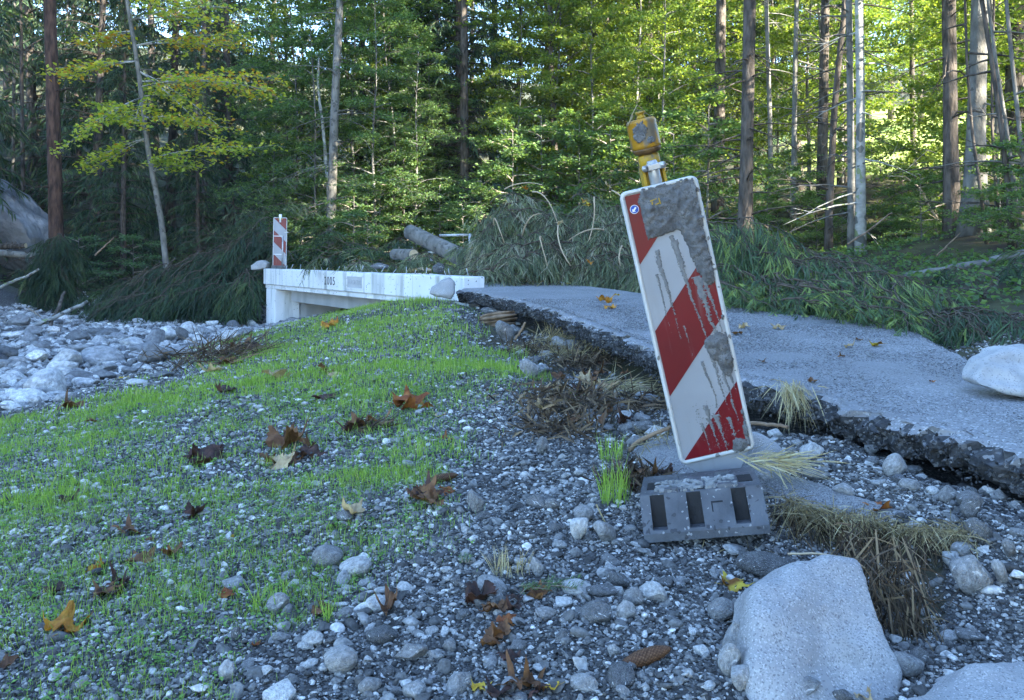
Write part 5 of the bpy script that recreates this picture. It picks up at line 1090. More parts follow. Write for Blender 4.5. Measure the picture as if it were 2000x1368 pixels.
def gravel(n, y0, y1, r0, r1, pw=2.0, keep=None):
    x, y = fan(int(n*1.3), y0, y1, .78, 1.1); ok = ~inpoly(x, y, ROADPOLY); x = x[ok]; y = y[ok]; z = h(x, y)
    px, py = proj(x, y, z); ok = ~(inpoly(px, py, SILT) & (rng.uniform(size=len(x)) < .93)); ok &= (z < .75) & ~((x > 2.2) & (y > 6.2)) & ~((y > 11) & (x > -1.5))
    ok &= ~((soil_zone(x, y) > .3) & (rng.uniform(size=len(x)) < .62))
    if keep is not None: ok &= keep(x, y, z, px, py)
    x, y, z = x[ok], y[ok], z[ok]; r = r0+(r1-r0)*rng.uniform(size=len(x))**pw
    return np.c_[x, y, z+r*.22], r
parts = [gravel(60000, 1.15, 2.9, .0025, .008, 1.5), gravel(62000, 1.15, 4.6, .004, .013, 1.7), gravel(60000, 2.4, 8.0, .006, .018, 1.7), gravel(15000, 1.15, 9.0, .011, .030, 2.2), gravel(30000, 6, 12.5, .010, .03, 1.8)]
pts = np.concatenate([p for p, r in parts]); rr = np.concatenate([r for p, r in parts]); n = len(pts)
rot = np.c_[rng.normal(0, .35, n), rng.normal(0, .35, n), rng.uniform(0, 6.28, n)]
inst('gravel', pts, rr, rot, rng.integers(0, 7, n), [(V, T, M['pebble']) for V, T in PEB])
x, y = fan(90000, 5.5, 25, .75, .1); k = river(x, y) > rng.uniform(.2, .8, len(x)); x, y = x[k], y[k]; z = h(x, y); r = .022+.075*rng.uniform(size=len(x))**2.6
k = rng.uniform(size=len(x)) < np.where(r < .05, .62, .5); x, y, z, r = x[k], y[k], z[k], r[k]; n = len(x)
inst('river_cobbles', np.c_[x, y, z+r*.25], r, np.c_[rng.normal(0, .3, n), rng.normal(0, .3, n), rng.uniform(0, 6.28, n)], rng.integers(0, 7, n), [(V, T, M['bed_stone']) for V, T in PEB])
# asphalt crumbs on the torn edge and below it
ia = rng.integers(0, len(RA), 15000); u = rng.uniform(size=15000)**1.3; q = RA[ia]+ROUT[ia]*(.10+.02-.16*rng.uniform(size=15000)*(u < .5)+.10*u)[:, None]+rng.normal(size=(15000, 2))*.02
zz = np.where(u < .5, zroad(q[:, 0], q[:, 1])-.02-.11*rng.uniform(size=15000), h(q[:, 0], q[:, 1])+.004); rr = rng.uniform(.003, .010, 15000)
inst('asphalt_crumbs', np.c_[q, zz], rr, rng.uniform(0, 6.28, (15000, 3)), rng.integers(0, 7, 15000), [(V, T, M['crumb']) for V, T in PEB])
# roughness of the asphalt top: exposed aggregate
x, y = fan(200000, 1.6, 8.5, .1, 1.2); k = inpoly(x, y, ROADPOLY); x, y = x[k], y[k]; n = len(x)
inst('asphalt_aggregate', np.c_[x, y, zroad(x, y)+.0005], rng.uniform(.0022, .0055, n)*np.clip(y/3.4, .8, 1.8), np.c_[rng.normal(0, .2, n), rng.normal(0, .2, n), rng.uniform(0, 6.28, n)], rng.integers(0, 7, n), [(V*np.array([1, 1, .6]), T, M['aggregate']) for V, T in PEB])

# ------------------------------------------------------------------ young grass
GRASS = [(-200,830),(100,815),(380,745),(500,665),(560,640),(700,590),(860,575),(885,600),(905,660),(1030,720),(1010,770),(900,800),(900,960),(840,1060),(720,1110),(600,1200),(470,1270),(380,1420),(-300,1420)]
def grass_mask(x, y, z):
    px, py = proj(x, y, z); j = 70*fbm(x*2.3, y*2.3, 91)+55*fbm(x*9, y*9, 92)+rng.normal(0, 28, np.shape(x)); ins = inpoly(px+j, py+j*.4, GRASS)
    d = .50+.55*fbm(x*1.7, y*1.7, 93)+.5*fbm(x*7, y*7, 95)
    d = d+np.clip((y-4.2)/2.5, 0, 1)*.55-np.clip((3.0-y)/1.2, 0, 1)*.05
    d = np.where(ins, d, (fbm(x*3, y*3, 97) > .50)*.12*((px < 1150) & (py > 690)))
    return np.clip(d, 0, 1)
def blades(n, y0, y1, hl, hh, wd, xl=.70, xr=.05):
    x, y = fan(n, y0, y1, xl, xr); z = h(x, y); k = rng.uniform(size=n) < grass_mask(x, y, z); k &= (river(x, y) < .3) & (y < 13)
    x, y, z = x[k], y[k], z[k]; n = len(x); L = rng.uniform(hl, hh, n)*rng.uniform(.4, 1.2, n)*np.clip(.85+.9*fbm(x*3.3, y*3.3, 99), .35, 1.7); a = rng.uniform(0, 6.28, n); ln = rng.uniform(.05, .55, n)
    D = np.c_[np.cos(a)*ln, np.sin(a)*ln, np.ones(n)]; sd = nz(np.c_[np.sin(a+rng.normal(0, .8, n)), np.cos(a), np.zeros(n)])
    return np.c_[x, y, z-.003], D, L, wd*rng.uniform(.7, 1.3, n), sd, np.clip(rng.normal(.5, .22, n), 0, 1)
mb = MB()
for a in (blades(56000, 1.15, 3.2, .025, .075, .0014), blades(60000, 3.0, 6.0, .035, .08, .0030), blades(95000, 5.2, 11.8, .05, .10, .0058)):
    mb.ribbons(a[0], a[1], a[2], a[3], .18, a[5], a[4])
tag(mb.build('grass', M['grass'], smooth=False), kind='stuff')
mb = MB()
x, y = fan(26000, 1.15, 5.5, .7, .0); z = h(x, y); k = rng.uniform(size=len(x)) < grass_mask(x, y, z)*.8; x, y, z = x[k], y[k], z[k]
for s in (0, 1, 2):
    n = len(x); a = rng.uniform(0, 6.28, n); c = np.c_[x+.006*np.cos(a), y+.006*np.sin(a), z+rng.uniform(.006, .02, n)]
    mb.leaves(c, UP[None]+rng.normal(size=(n, 3))*.3, rng.uniform(.006, .014, n), rng.uniform(0, 1, n))
tag(mb.build('seedlings', M['clover'], smooth=False), kind='stuff')
def tuft(name, label, px, py, n, hl, sp, mat_='grass', lean=.5, wd=.003, cat='grass tuft', tn=(.2, .8), droop=.25):
    b = G(px, py); mb = MB(); a = rng.uniform(0, 6.28, n); r = sp*np.sqrt(rng.uniform(size=n)); p = np.c_[r*np.cos(a), r*np.sin(a), np.zeros(n)]
    a2 = rng.uniform(0, 6.28, n); l = lean*rng.uniform(0, 1, n); D = np.c_[np.cos(a2)*l, np.sin(a2)*l, np.ones(n)]
    mb.ribbons(p, D, hl*rng.uniform(.4, 1.15, n), wd, droop, rng.uniform(*tn, n)); o = mb.build(name, M[mat_], smooth=False); o.location = tuple(b); return tag(o, label, cat)
tuft('grass_tuft', 'tall fresh grass tuft left of the rubber foot', 1200, 985, 90, .20, .05, lean=.35)
tuft('grass_tuft', 'thinner grass tuft behind the tall fresh one', 1192, 900, 50, .16, .05, lean=.4)
tuft('grass_tuft', 'yellowing grass tuft above the spruce twig', 1000, 1120, 70, .10, .05, 'straw', .7, .002, tn=(.5, 1))
tuft('grass_tuft', 'single grass tuft on the bottom gravel', 640, 1215, 22, .085, .012, lean=.5, wd=.0024)
tuft('grass_tuft', 'grass tuft beside the dead leaves in mid slope', 520, 905, 70, .09, .12, lean=.7, wd=.0022)
tuft('grass_tuft', 'fresh tuft at the lower edge of the seedlings', 530, 1190, 50, .10, .06, lean=.5, wd=.0022)
tuft('grass_tuft', 'small fresh tuft among debris in the gully', 1125, 790, 26, .12, .03, lean=.35)
tuft('grass_tuft', 'fresh tuft at the grass edge near the splintered wood', 1010, 700, 40, .16, .1, lean=.4)
# straw
def straw(name, label, px, py, n, L, sp, hang=0.0, updir=(0, 0, 1), lean=.8, wd=.004, cat='straw', tn=(.3, 1), lift=0.0, d=None, sp3=None, mat_='straw'):
    b = G(px, py) if d is None else P(px, py, d); mb = MB(); p = rng.normal(size=(n, 3))*(np.array([sp, sp, sp*.15]) if sp3 is None else np.array(sp3)); p[:, 2] = np.abs(p[:, 2])+lift if not hang else p[:, 2]
    D = nz(np.array(updir)[None]+rng.normal(size=(n, 3))*lean); l = L*rng.uniform(.35, 1.2, n)
    mb.ribbons(p, D, l, wd*rng.uniform(.5, 1.2, n), .12+hang, np.clip(rng.uniform(*tn, n), 0, 1)); o = mb.build(name, M[mat_], smooth=False); o.location = tuple(b); return tag(o, label, cat, kind='stuff' if name == 'debris_heap' else None)
straw('straw_clump', 'sheaf of pale straw hanging over the torn asphalt edge right of the beacon', 1545, 752, 130, .17, .03, hang=.25, updir=(0, -.5, -.7), lean=.45, d=3.62, sp3=(.035, .02, .012), tn=(.5, 1))
straw('straw_clump', 'straw lying across the back of the rubber foot', 1500, 905, 130, .16, .06, updir=(1, -.3, -.05), lean=.35, d=2.76, sp3=(.05, .04, .012), tn=(.5, 1))
straw('straw_clump', 'straw and roots behind the lower left corner of the tilted beacon', 1300, 880, 160, .14, .05, updir=(.2, 0, .1), lean=.9, lift=.02, tn=(.2, .9))
for k, (x0, y0, x1, y1, d, n, lb) in enumerate(((1520, 985, 1640, 1010, 2.53, 420, 'matted straw fringe right of the rubber foot'), (1640, 1008, 1760, 1028, 2.45, 430, 'middle part of the straw fringe over the dark hollow'), (1770, 1030, 1890, 1042, 2.35, 420, 'right end of the straw fringe over the dark hollow'))):
    a = P(x0, y0, d); b = P(x1, y1, d-.05); mb = MB(); t = rng.uniform(0, 1, n)[:, None]; p = (b-a)*t+rng.normal(size=(n, 3))*np.array([.012, .03, .010])
    D = np.c_[rng.normal(0, .75, n), rng.normal(-.35, .5, n), rng.normal(-.25, .45, n)]
    mb.ribbons(p+np.c_[np.zeros(n), np.zeros(n), .02*vn(t[:, 0]*6, t[:, 0]*0, k)], D, rng.uniform(.03, .13, n)*(1+.6*vn(t[:, 0]*7, t[:, 0]*0+3, k)), rng.uniform(.0014, .0034, n), .4, np.clip(rng.normal(.34, .3, n), 0, 1)); o = mb.build('straw_fringe', M['straw'], smooth=False); o.location = tuple(a); tag(o, lb, 'straw')
    mb = MB(); n2 = 420; t = rng.uniform(0, 1, n2)[:, None]; p = (b-a)*t+rng.normal(size=(n2, 3))*np.array([.015, .04, .012])+np.array([0, .02, -.03]); D = np.c_[rng.normal(0, .45, n2), rng.normal(-.05, .35, n2), -rng.uniform(.1, 1.0, n2)]
    mb.ribbons(p, D, rng.uniform(.03, .17, n2), rng.uniform(.002, .006, n2), .4, rng.uniform(0, .6, n2)**1.5); c_ = mb.build('root_mat', M['debris'], o, smooth=False)
straw('straw_clump', 'matted straw and roots drooping down the side of the granite boulder', 1712, 1110, 300, .13, .05, hang=.5, updir=(.1, -.3, -.8), lean=.8, d=2.12, sp3=(.06, .06, .05), tn=(0, 1.0), mat_='debris', wd=.006)
straw('straw_clump', 'second hanging mat of straw below the first beside the granite boulder', 1752, 1200, 240, .12, .05, hang=.5, updir=(.15, -.2, -.8), lean=.8, d=1.98, sp3=(.05, .05, .05), tn=(0, 1.0), mat_='debris', wd=.006)
straw('straw_clump', 'dry grass hanging in the notch below the rubber foot', 1445, 1085, 150, .08, .03, hang=.4, updir=(0, -.6, -.6), lean=.5, d=2.42, sp3=(.06, .02, .02), tn=(0, .6))
straw('straw_clump', 'loose roots and straw tangled over the gully debris', 1120, 700, 420, .22, .16, updir=(.1, -.2, .1), lean=.9, lift=.02, wd=.006, tn=(.05, .7))
straw('straw_clump', 'yellow straw wisps in the gully left of the beacon', 1215, 770, 170, .24, .10, updir=(.9, -.4, .1), lean=.4, lift=.03, wd=.005, tn=(.4, 1))
straw('straw_clump', 'dry stalks beside the splintered wood chunk', 1080, 650, 150, .28, .10, updir=(.3, 0, .5), lean=.8, lift=.02, wd=.006, tn=(.2, .9))
straw('debris_heap', 'dark heap of matted roots and dead leaves in the gully', 1105, 800, 520, .14, .17, updir=(.1, -.5, -.05), lean=.55, lift=.05, wd=.012, tn=(0, 1), cat='debris', mat_='debris')
straw('debris_heap', 'tangle of brown roots in the upper gully below the white boulder', 1140, 720, 420, .18, .16, updir=(.2, -.4, -.05), lean=.6, lift=.04, wd=.010, tn=(0, .9), cat='debris', mat_='debris')
straw('debris_heap', 'brown leaf mould and roots at the head of the gully', 1040, 690, 320, .16, .14, updir=(.2, -.4, -.05), lean=.6, lift=.03, wd=.010, tn=(0, .9), cat='debris', mat_='debris')
straw('debris_heap', 'roots and grit against the road edge left of the beacon', 1240, 800, 380, .15, .13, updir=(.2, -.4, .0), lean=.6, lift=.03, wd=.008, tn=(0, .9), cat='debris', mat_='debris')
straw('debris_heap', 'low brown debris at the lower end of the gully', 1080, 845, 360, .13, .10, updir=(0, -.3, .1), lean=.9, lift=.01, wd=.010, tn=(0, .9), cat='debris', mat_='debris')
straw('debris_heap', 'dark tangle of twigs on the upper left of the grass', 440, 705, 420, .42, .28, updir=(.4, 0, .15), lean=.7, lift=.03, wd=.011, tn=(0, .8), cat='debris', mat_='debris')
straw('debris_heap', 'rotting brown matter left of the rubber foot', 1245, 945, 330, .09, .06, updir=(0, -.2, .2), lean=.9, lift=.01, wd=.009, tn=(0, .6), cat='debris', mat_='debris')
straw('debris_heap', 'dark strip of dead stalks on the grass above mid slope', 715, 838, 120, .12, .06, updir=(1, .3, .1), lean=.5, lift=.01, wd=.008, tn=(0, .7), cat='debris', mat_='debris')
for px, py, lb in ((560, 508, 'grass draped on the bridge edge below the small beacon'), (612, 535, 'dead grass hanging down the bridge edge left of the year')):
    straw('grass_wisp', lb, px, 527, 60, .18, .05, hang=.4, updir=(0, -.3, -.6), lean=.5, d=15.9 if px < 600 else 14.75, sp3=(.06, .04, .02), wd=.012, tn=(0, .6), cat='dead grass')

# ------------------------------------------------------------------ fallen leaves
def maple_leaf(seed, curl, mt):
    r = np.random.default_rng(seed); n = 60; a = np.linspace(0, 2*np.pi, n, endpoint=False)
    lob = [0, 62, -62, 125, -125]; amp = [1.0, .92, .92, .62, .62]; rad = np.full(n, .56)
    deg = np.degrees(a); deg = (deg+180) % 360-180
    for l, m in zip(lob, amp): rad = np.maximum(rad, m*(1-np.abs((deg-l+180) % 360-180)/34.)*r.uniform(.9, 1.1)+.02)
    rad = np.where(np.abs(np.abs(deg)-180) < 14, .12, rad)*(1+.09*np.sin(a*23))
    V = [[0, 0, 0]]; rings = 5; T = []
    for k in range(1, rings+1):
        f = k/rings
        for i in range(n): V.append([math.cos(a[i])*rad[i]*f, math.sin(a[i])*rad[i]*f, 0])
    V = np.array(V); c1, c2, c3 = r.uniform(-1, 1, 3); an = r.uniform(0, 3.14); ax = V[:, 0]*math.cos(an)+V[:, 1]*math.sin(an); ay = -V[:, 0]*math.sin(an)+V[:, 1]*math.cos(an); rr_ = np.hypot(V[:, 0], V[:, 1])
    V[:, 2] = curl*(.55*ax**2*(1+c1*.6)+.22*c2*ay+.25*rr_**2*np.sin(3*np.arctan2(V[:, 1], V[:, 0])+c3*3)+.12*np.sin(ax*6+c3*4)+.07*np.sin(ay*9+c1*4)+.05*np.cos(ax*11-ay*8)); k = 1-.22*curl*np.abs(ax); V[:, 0] -= math.cos(an)*ax*(1-k); V[:, 1] -= math.sin(an)*ax*(1-k)
    for i in range(n): T.append([0, 1+i, 1+(i+1) % n])
    for q in range(rings-1):
        b = 1+q*n
        for i in range(n): j = (i+1) % n; T += [[b+i, b+n+i, b+n+j], [b+i, b+n+j, b+j]]
    sw = MB(); sw.tube([(-.1, 0, V[:, 2].min()*.0), (-.5, .04, .03*curl), (-.95, .12, .12*curl)], [.016, .011, .009], 4)
    st = np.concatenate(sw.V); nv = len(V); V = np.concatenate([V, st]); Q = sw.Q[0]+nv; T = T+(sw.T[0]+nv).tolist()
    V[:, 2] -= np.percentile(V[:, 2], 4)
    return V, T, Q
def drop_leaf(px, py, wpx, colr, label, seed, curl=1.0, rz=None, tilt=(0, 0), group=None, d=None, lift=.004):
    b = G(px, py) if d is None else P(px, py, d); V, T, Q = maple_leaf(seed, curl*.75, None); s = wpx*b[1]/F/1.42
    o = mk('fallen_leaf', V*s, F3=T, F4=Q, mat=M['fl_'+colr]); o.location = (b[0], b[1], b[2]+lift); o.rotation_euler = (tilt[0]*.5, tilt[1]*.5, rng.uniform(0, 6.28) if rz is None else rz)
    return tag(o, label, 'leaf', group)
LV = [(122,1235,100,'orange','large curled orange leaf at the lower left',1.5,(.5,.1)),(12,1300,60,'brown','brown leaf cut off by the left edge',1.2,(.3,0)),(215,1165,70,'dark','dark wilted leaf right of the orange one',1.4,(.3,.2)),(105,1160,50,'dark','dark scrap of leaf above the orange one',1.2,(.2,.2)),
 (190,1115,40,'orange','narrow twisted orange leaf',1.8,(.9,.3)),(270,1105,60,'brown','thin brown leaf seen edge on',1.0,(0,0)),(250,1048,56,'brown','rolled brown leaf among seedlings on the left',1.3,(.2,0)),(290,1060,34,'brown','small brown leaf beside the rolled one',1.0,(.1,0)),
 (440,1165,34,'rust','small rust leaf between grass and gravel',1.2,(.9,.2)),(628,1200,48,'brown','half-buried brown leaf beside the single tuft',1.0,(.5,.2)),(445,1055,30,'yellow','small yellowish leaf on the slope',1.0,(.2,0)),(500,1265,26,'rust','tiny reddish leaf on the gravel',1.0,(.2,.1)),
 (130,985,40,'dark','dark leaf in the left grass',1.2,(.2,.1)),(140,800,54,'brown','curled brown leaf near the river bed',1.8,(.9,.4)),(190,826,40,'brown','flat brown leaf below the curled one',.8,(.1,0)),(242,740,26,'yellow','yellow leaf at the edge of the river bed',.8,(.2,.1)),(420,727,40,'tan','pale tan leaf below the dark twigs',1.3,(.6,.2)),
 (545,742,56,'tan','tan leaf lying on the upper grass',1.4,(.4,.1)),(632,730,44,'brown','upright brown leaf on the upper grass',1.6,(.9,.2)),(655,738,40,'tan','pale leaf right of the upright brown one',1.2,(.4,.4)),(645,640,44,'orange','orange-brown leaf standing on the grass below the bridge',1.6,(1.0,.2)),(775,585,22,'brown','small brown leaf on the grass crest',1.3,(.8,.1)),
 (400,905,80,'dark','dark leathery leaf at mid slope',1.5,(.5,.2)),(560,875,90,'brown','big brown leaf heaped at mid slope',1.6,(.6,.2)),(545,915,70,'tan','pale crumpled leaf below the big brown one',1.5,(.5,.1)),(600,895,56,'dark','dark leaf right of the big brown one',1.4,(.4,.3)),(795,800,78,'rust','reddish brown curled leaf on the grass edge',1.9,(.4,.1)),
 (640,780,46,'dark','dark leaf scrap on the grass',1.2,(.1,.1)),(440,770,46,'dark','dark leaf scrap left on the grass',1.4,(.5,.1)),(700,840,60,'brown','brown leaf strip on the grass',1.2,(.2,.1)),(860,815,26,'tan','small tan leaf right of the curled one',1.0,(.4,0)),(870,860,34,'rust','rust scrap on the gravel crest',1.0,(.3,0)),(820,985,70,'brown','crumpled brown leaf under the small cone',1.6,(.4,.2)),(870,965,40,'rust','rust leaf edge beside the small cone',1.2,(.5,.2)),
 (940,1175,80,'dark','dark red leaf, uppermost of the leaf cluster in the foreground',1.5,(.4,.2)),(975,1195,60,'brown','ribbed brown leaf in the foreground cluster',1.4,(.6,.4)),(1005,1200,44,'dark','dark upright leaf in the foreground cluster',1.5,(.9,.5)),(975,1250,64,'brown','glossy brown leaf hanging below the foreground cluster',1.6,(.5,.2)),(990,1290,44,'dark','shaded leaf at the bottom of the foreground cluster',1.2,(.2,.2)),(1040,1168,56,'brown','curled brown leaf over the spruce twig',1.5,(.3,.1)),
 (935,1355,44,'yellow','yellow-tan leaf at the bottom edge',1.0,(.3,.1)),(975,1368,70,'dark','dark ribbed leaf at the bottom edge',1.3,(.3,.2)),(1040,1348,70,'brown','folded brown leaf at the bottom edge',1.6,(.5,.2)),(1085,1355,34,'yellow','narrow yellow-green leaf at the bottom edge',1.4,(.6,.6)),(1425,1150,64,'mixed','rust and yellow leaf beside the white oblong stone',.9,(.6,.3)),(1645,1350,44,'tan','tan leaf standing before the big granite boulder',1.6,(1.2,.2)),(1690,1370,50,'tan','tan leaf at the bottom edge right of the granite boulder',1.6,(.8,.3)),
 (1722,1000,50,'rust','reddish leaf lying on the silt',.9,(.3,.1)),(1262,905,34,'tan','pale leaf on the silt left of the beacon',1.3,(.3,.2)),(1250,930,50,'dark','dark wet leaf left of the rubber foot',1.5,(.5,.2)),(1290,945,40,'dark','second dark wet leaf left of the rubber foot',1.5,(.7,.2))]
for k, (px, py, wp, c_, lb, cu, tl_) in enumerate(LV): drop_leaf(px, py, wp, c_, lb, 300+k, cu, None, tl_)
EX = [(385,900,'dark'),(425,895,'dark'),(520,905,'brown'),(575,905,'brown'),(530,870,'dark'),(600,880,'brown'),(690,845,'dark'),(735,835,'brown'),(830,975,'dark'),(845,990,'brown'),(925,1180,'dark'),(955,1205,'brown'),(985,1225,'rust'),(965,1265,'brown'),(1010,1180,'dark'),(1055,1360,'dark'),(1005,1355,'brown'),(235,1150,'dark'),(205,1170,'brown'),(440,700,'dark'),(470,690,'brown'),(500,688,'dark'),(455,715,'brown'),(1230,960,'dark'),(1270,935,'brown'),(1300,930,'dark'),(340,1090,'brown'),(690,1010,'tan'),(760,1200,'brown'),(380,1010,'dark')]
for k, (px, py, c_) in enumerate(EX): drop_leaf(px, py, rng.uniform(34, 62), c_, 'dead '+{'dark': 'dark brown', 'brown': 'brown', 'rust': 'rust red', 'tan': 'tan'}[c_]+' leaf in a loose cluster on the bank', 700+k, rng.uniform(1.2, 2.0), None, (rng.uniform(-.6, .8), rng.uniform(-.6, .6)), 'dead leaves in loose clusters', lift=.008)
RL = [(1182,592,34,'orange','larger orange leaf on the asphalt beyond the beacon',1.7),(1190,604,28,'orange','flat orange leaf just below the larger one on the asphalt',1.0),(1523,644,30,'tan','pale crumpled leaf on the asphalt right of the beacon',1.7),(1452,642,22,'tan','small tan leaf beside the beacon edge on the asphalt',1.5),(1440,655,26,'brown','brown leaf close to the beacon edge on the asphalt',1.2),
 (1656,680,22,'tan','upright tan leaf on the asphalt',1.8),(1677,667,16,'brown','tiny brown leaf on the asphalt',1.0),(1713,678,34,'mixed','yellow-brown leaf on the asphalt near the spruce',1.3),(1645,698,16,'brown','small brown leaf on the middle of the asphalt',1.2),(1586,748,22,'brown','brown leaf at the near asphalt edge above the straw',1.3),(1820,748,14,'rust','tiny rust leaf on the asphalt before the white boulder',.8),(1110,557,14,'yellow','yellow leaf on the far road edge',1.4),(1206,578,12,'yellow','small yellow leaf near the beacon on the asphalt',1.2),(1488,708,18,'brown','tiny dark leaf on the asphalt',.8)]
for k, (px, py, wp, c_, lb, cu) in enumerate(RL): drop_leaf(px, py, wp, c_, lb, 400+k, cu, None, (.25, .1))
for k in range(16): drop_leaf(945+k*8.5+rng.uniform(-6, 6), 548+.035*(k*8)+rng.uniform(-1, 4), rng.uniform(12, 24), ['orange', 'tan', 'brown', 'mixed'][k % 4], 'fallen leaf in the row of leaves where the road meets the bridge', 500+k, 1.4, None, (.2, .1), 'leaves at the road start')
for k, (px, py, d) in enumerate(((1025,370,11.0),(1095,438,10.6),(1138,395,10.8),(1150,515,10.1),(1187,365,11),(1150,402,10.7),(920,488,12))): drop_leaf(px, py, 16, ['orange', 'tan', 'mixed'][k % 3], 'dead leaf caught in the grey fallen spruce', 530+k, 1.4, None, (.9, .3), 'leaves caught in the spruce', d=d)
for k in range(26):
    f = rng.uniform(); drop_leaf(1075+150*rng.uniform(-.2, 1), 720+130*f, rng.uniform(20, 40), ['brown', 'tan', 'dark', 'brown'][k % 4], 'dead leaf in the debris of the gully', 560+k, 1.6, None, (rng.uniform(-.6, .9), rng.uniform(-.5, .5)), 'leaves in the gully debris', lift=.03)

# ------------------------------------------------------------------ cones, twigs, sticks, wood
def cone(px, py, lpx, ang, label, nrow=26):
    b = G(px, py); L = lpx*b[1]/F; mb = MB(); R = L*.135
    for k in range(nrow):
        t = (k+.5)/nrow; r = R*(math.sin(math.pi*min(1, t*.93+.10))**.55); m = 13
        for j in range(m):
            a = 2*np.pi*(j+.5*(k % 2))/m+rng.uniform(-.08, .08); c, s = math.cos(a), math.sin(a); x = (t-.5)*L; o_ = np.array([0, c, s]); tn = np.array([0, -s, c]); w_ = R*.27; ex = L/nrow*1.5
            p0 = np.array([x, 0, 0])+o_*r*.72; p1 = np.array([x+ex*.6, 0, 0])+o_*r*1.0; p2 = np.array([x+ex*1.15, 0, 0])+o_*r*1.13
            mb.add([p0-tn*w_*.7, p0+tn*w_*.7, p1-tn*w_, p1+tn*w_, p2], T=[[0, 1, 3], [0, 3, 2], [2, 3, 4]], tone=np.array([0, 0, .35, .35, .9])*rng.uniform(.75, 1))
    mb.tube([(-L*.5, 0, 0), (-.3*L, 0, 0), (.3*L, 0, 0), (.5*L, 0, 0)], [R*.25, R*.7, R*.7, R*.2], 10, tone=.05)
    o = mb.build('spruce_cone', M['cone'], smooth=False); o.location = (b[0], b[1], b[2]+R*.95); o.rotation_euler = (rng.uniform(0, 3), -.12, ang); return tag(o, label, 'cone')
cone(1262, 1298, 108, .38, 'large brown spruce cone on the gravel in the foreground')
cone(862, 945, 64, .42, 'smaller spruce cone lying by the grass edge', 20)
def needle_twig(px, py, label, segs, sc_=1.0):
    b = G(px, py); mb = MB(); wb = MB()
    for (x0, y0, x1, y1) in segs:
        p0 = np.array([x0, y0, .012])*sc_; p1 = np.array([x1, y1, .02])*sc_; v = p1-p0; L = np.linalg.norm(v); n = int(L/.0012); t = rng.uniform(0, 1, n)
        wb.tube([p0, (p0+p1)/2+UP*.004, p1], [.002, .0018, .001], 5, tone=.9)
        s = nz(np.cross(v, UP)); a = rng.uniform(-.6, 3.7, n); o_ = s[None]*np.cos(a)[:, None]+UP[None]*np.sin(a)[:, None]; D = nz(o_+nz(v)[None]*.8)
        mb.ribbons(p0+v*t[:, None], D, .017*sc_, .0016, .0, rng.uniform(.2, .9, n))
    o = mb.build('spruce_twig', M['spruce_fresh'], smooth=False); o.location = tuple(b+np.array([0, 0, .004])); wb.build('twig_axis', M['twig'], o); return tag(o, label, 'twig')
needle_twig(1080, 1165, 'fresh green spruce twig lying on the foreground gravel', [(-.09, .02, .02, .02), (.0, .02, .07, .05), (-.04, .02, .01, .06), (-.02, .02, .06, -.015), (-.07, .0, -.01, -.02), (.01, .02, .075, .012), (-.085, -.03, -.05, .01)])
needle_twig(910, 1110, 'tiny upright spruce sprig left of the twig', [(0, 0, 0, .05), (-.012, 0, -.02, .04), (.01, 0, .018, .04)], .8)
def stick(label, pts, rad, mat_='twig', name='stick', n=7, cat='stick', wob=.08):
    p = np.array(pts); b = p[0]; q = resamp(p, 14); q = q+np.c_[fbm(np.arange(14)*.5, np.zeros(14)+rad[0]*999, 7)*rad[0]*.8, np.zeros(14), fbm(np.arange(14)*.5, np.ones(14)+rad[0]*777, 9)*rad[0]*.8]
    mb = MB(); mb.tube(q-b, np.linspace(rad[0], rad[1], 14), n, wob=wob); o = mb.build(name, M[mat_]); o.location = tuple(b); return tag(o, label, cat)
stick('bent bare stick lying behind the lower left of the tilted beacon', [P(1228,880,3.35), P(1250,862,3.32), P(1275,848,3.3), P(1310,835,3.28)], (.010, .008), 'wood_brown')
stick('pale stick end pointing right behind the beacon', [P(1440,826,3.25), P(1490,828,3.2), P(1540,834,3.1)], (.009, .007), 'wood_brown')
stick('long pale branch leaning across the river bed at the left edge', [P(0,665,14.5), P(60,640,15), P(110,620,15.5), P(170,590,16.3)], (.05, .035), 'bark_pale')
stick('dark branch crossing behind the long pale branch', [P(90,648,15.2), P(110,610,15.6), P(126,572,16)], (.045, .03), 'bark')
stick('thin branch rising to the left bank', [P(0,562,19), P(40,545,19), P(75,525,19)], (.04, .025), 'bark_pale')
stick('thin twig on the river bed stones', [P(55,602,17), P(80,620,17)], (.02, .012), 'twig')
stick('broken dead branch above the fallen left spruce', [P(185,500,18), P(205,480,18), P(222,465,18)], (.025, .012), 'wood_brown')
stick('bare branch tip propped in the spruce before the paired trunks', [P(1655,478,9.8), P(1700,448,9.9), P(1742,416,10)], (.013, .009), 'wood_brown')
stick('long thin trunk lying up the bank on the right', [P(1765,540,9.3), P(1880,520,9.2), P(2010,496,9.0), P(2100,480,9)], (.045, .055), 'bark_grey', 'fallen_tree', cat='fallen tree')
stick('thin dry branch rising from the right bank', [P(1830,500,9.8), P(1850,480,9.9), P(1876,455,10)], (.012, .006), 'wood_brown')
stick('orange-brown dead branch arching in the sunlit patch on the right', [P(1900,470,13.5), P(1840,440,13.8), P(1812,400,14), P(1800,370,14), P(1770,345,14), P(1735,345,14)], (.03, .01), 'wood')
stick('short dead twig in the sunlit patch on the right', [P(1812,400,14), P(1850,370,14), P(1860,350,14)], (.018, .006), 'wood')
for k in range(9): stick('tangled bare root on the eroded right bank', [P(1850+rng.uniform(0, 120), 560+rng.uniform(-30, 40), 7.4), P(1900+rng.uniform(-20, 80), 570+rng.uniform(-30, 30), 7.3), P(1920+rng.uniform(-40, 90), 600+rng.uniform(-20, 20), 7.1)], (.008, .003), 'bark', 'root', 5, 'root'); col.objects[-1]['group'] = 'roots on the right bank'
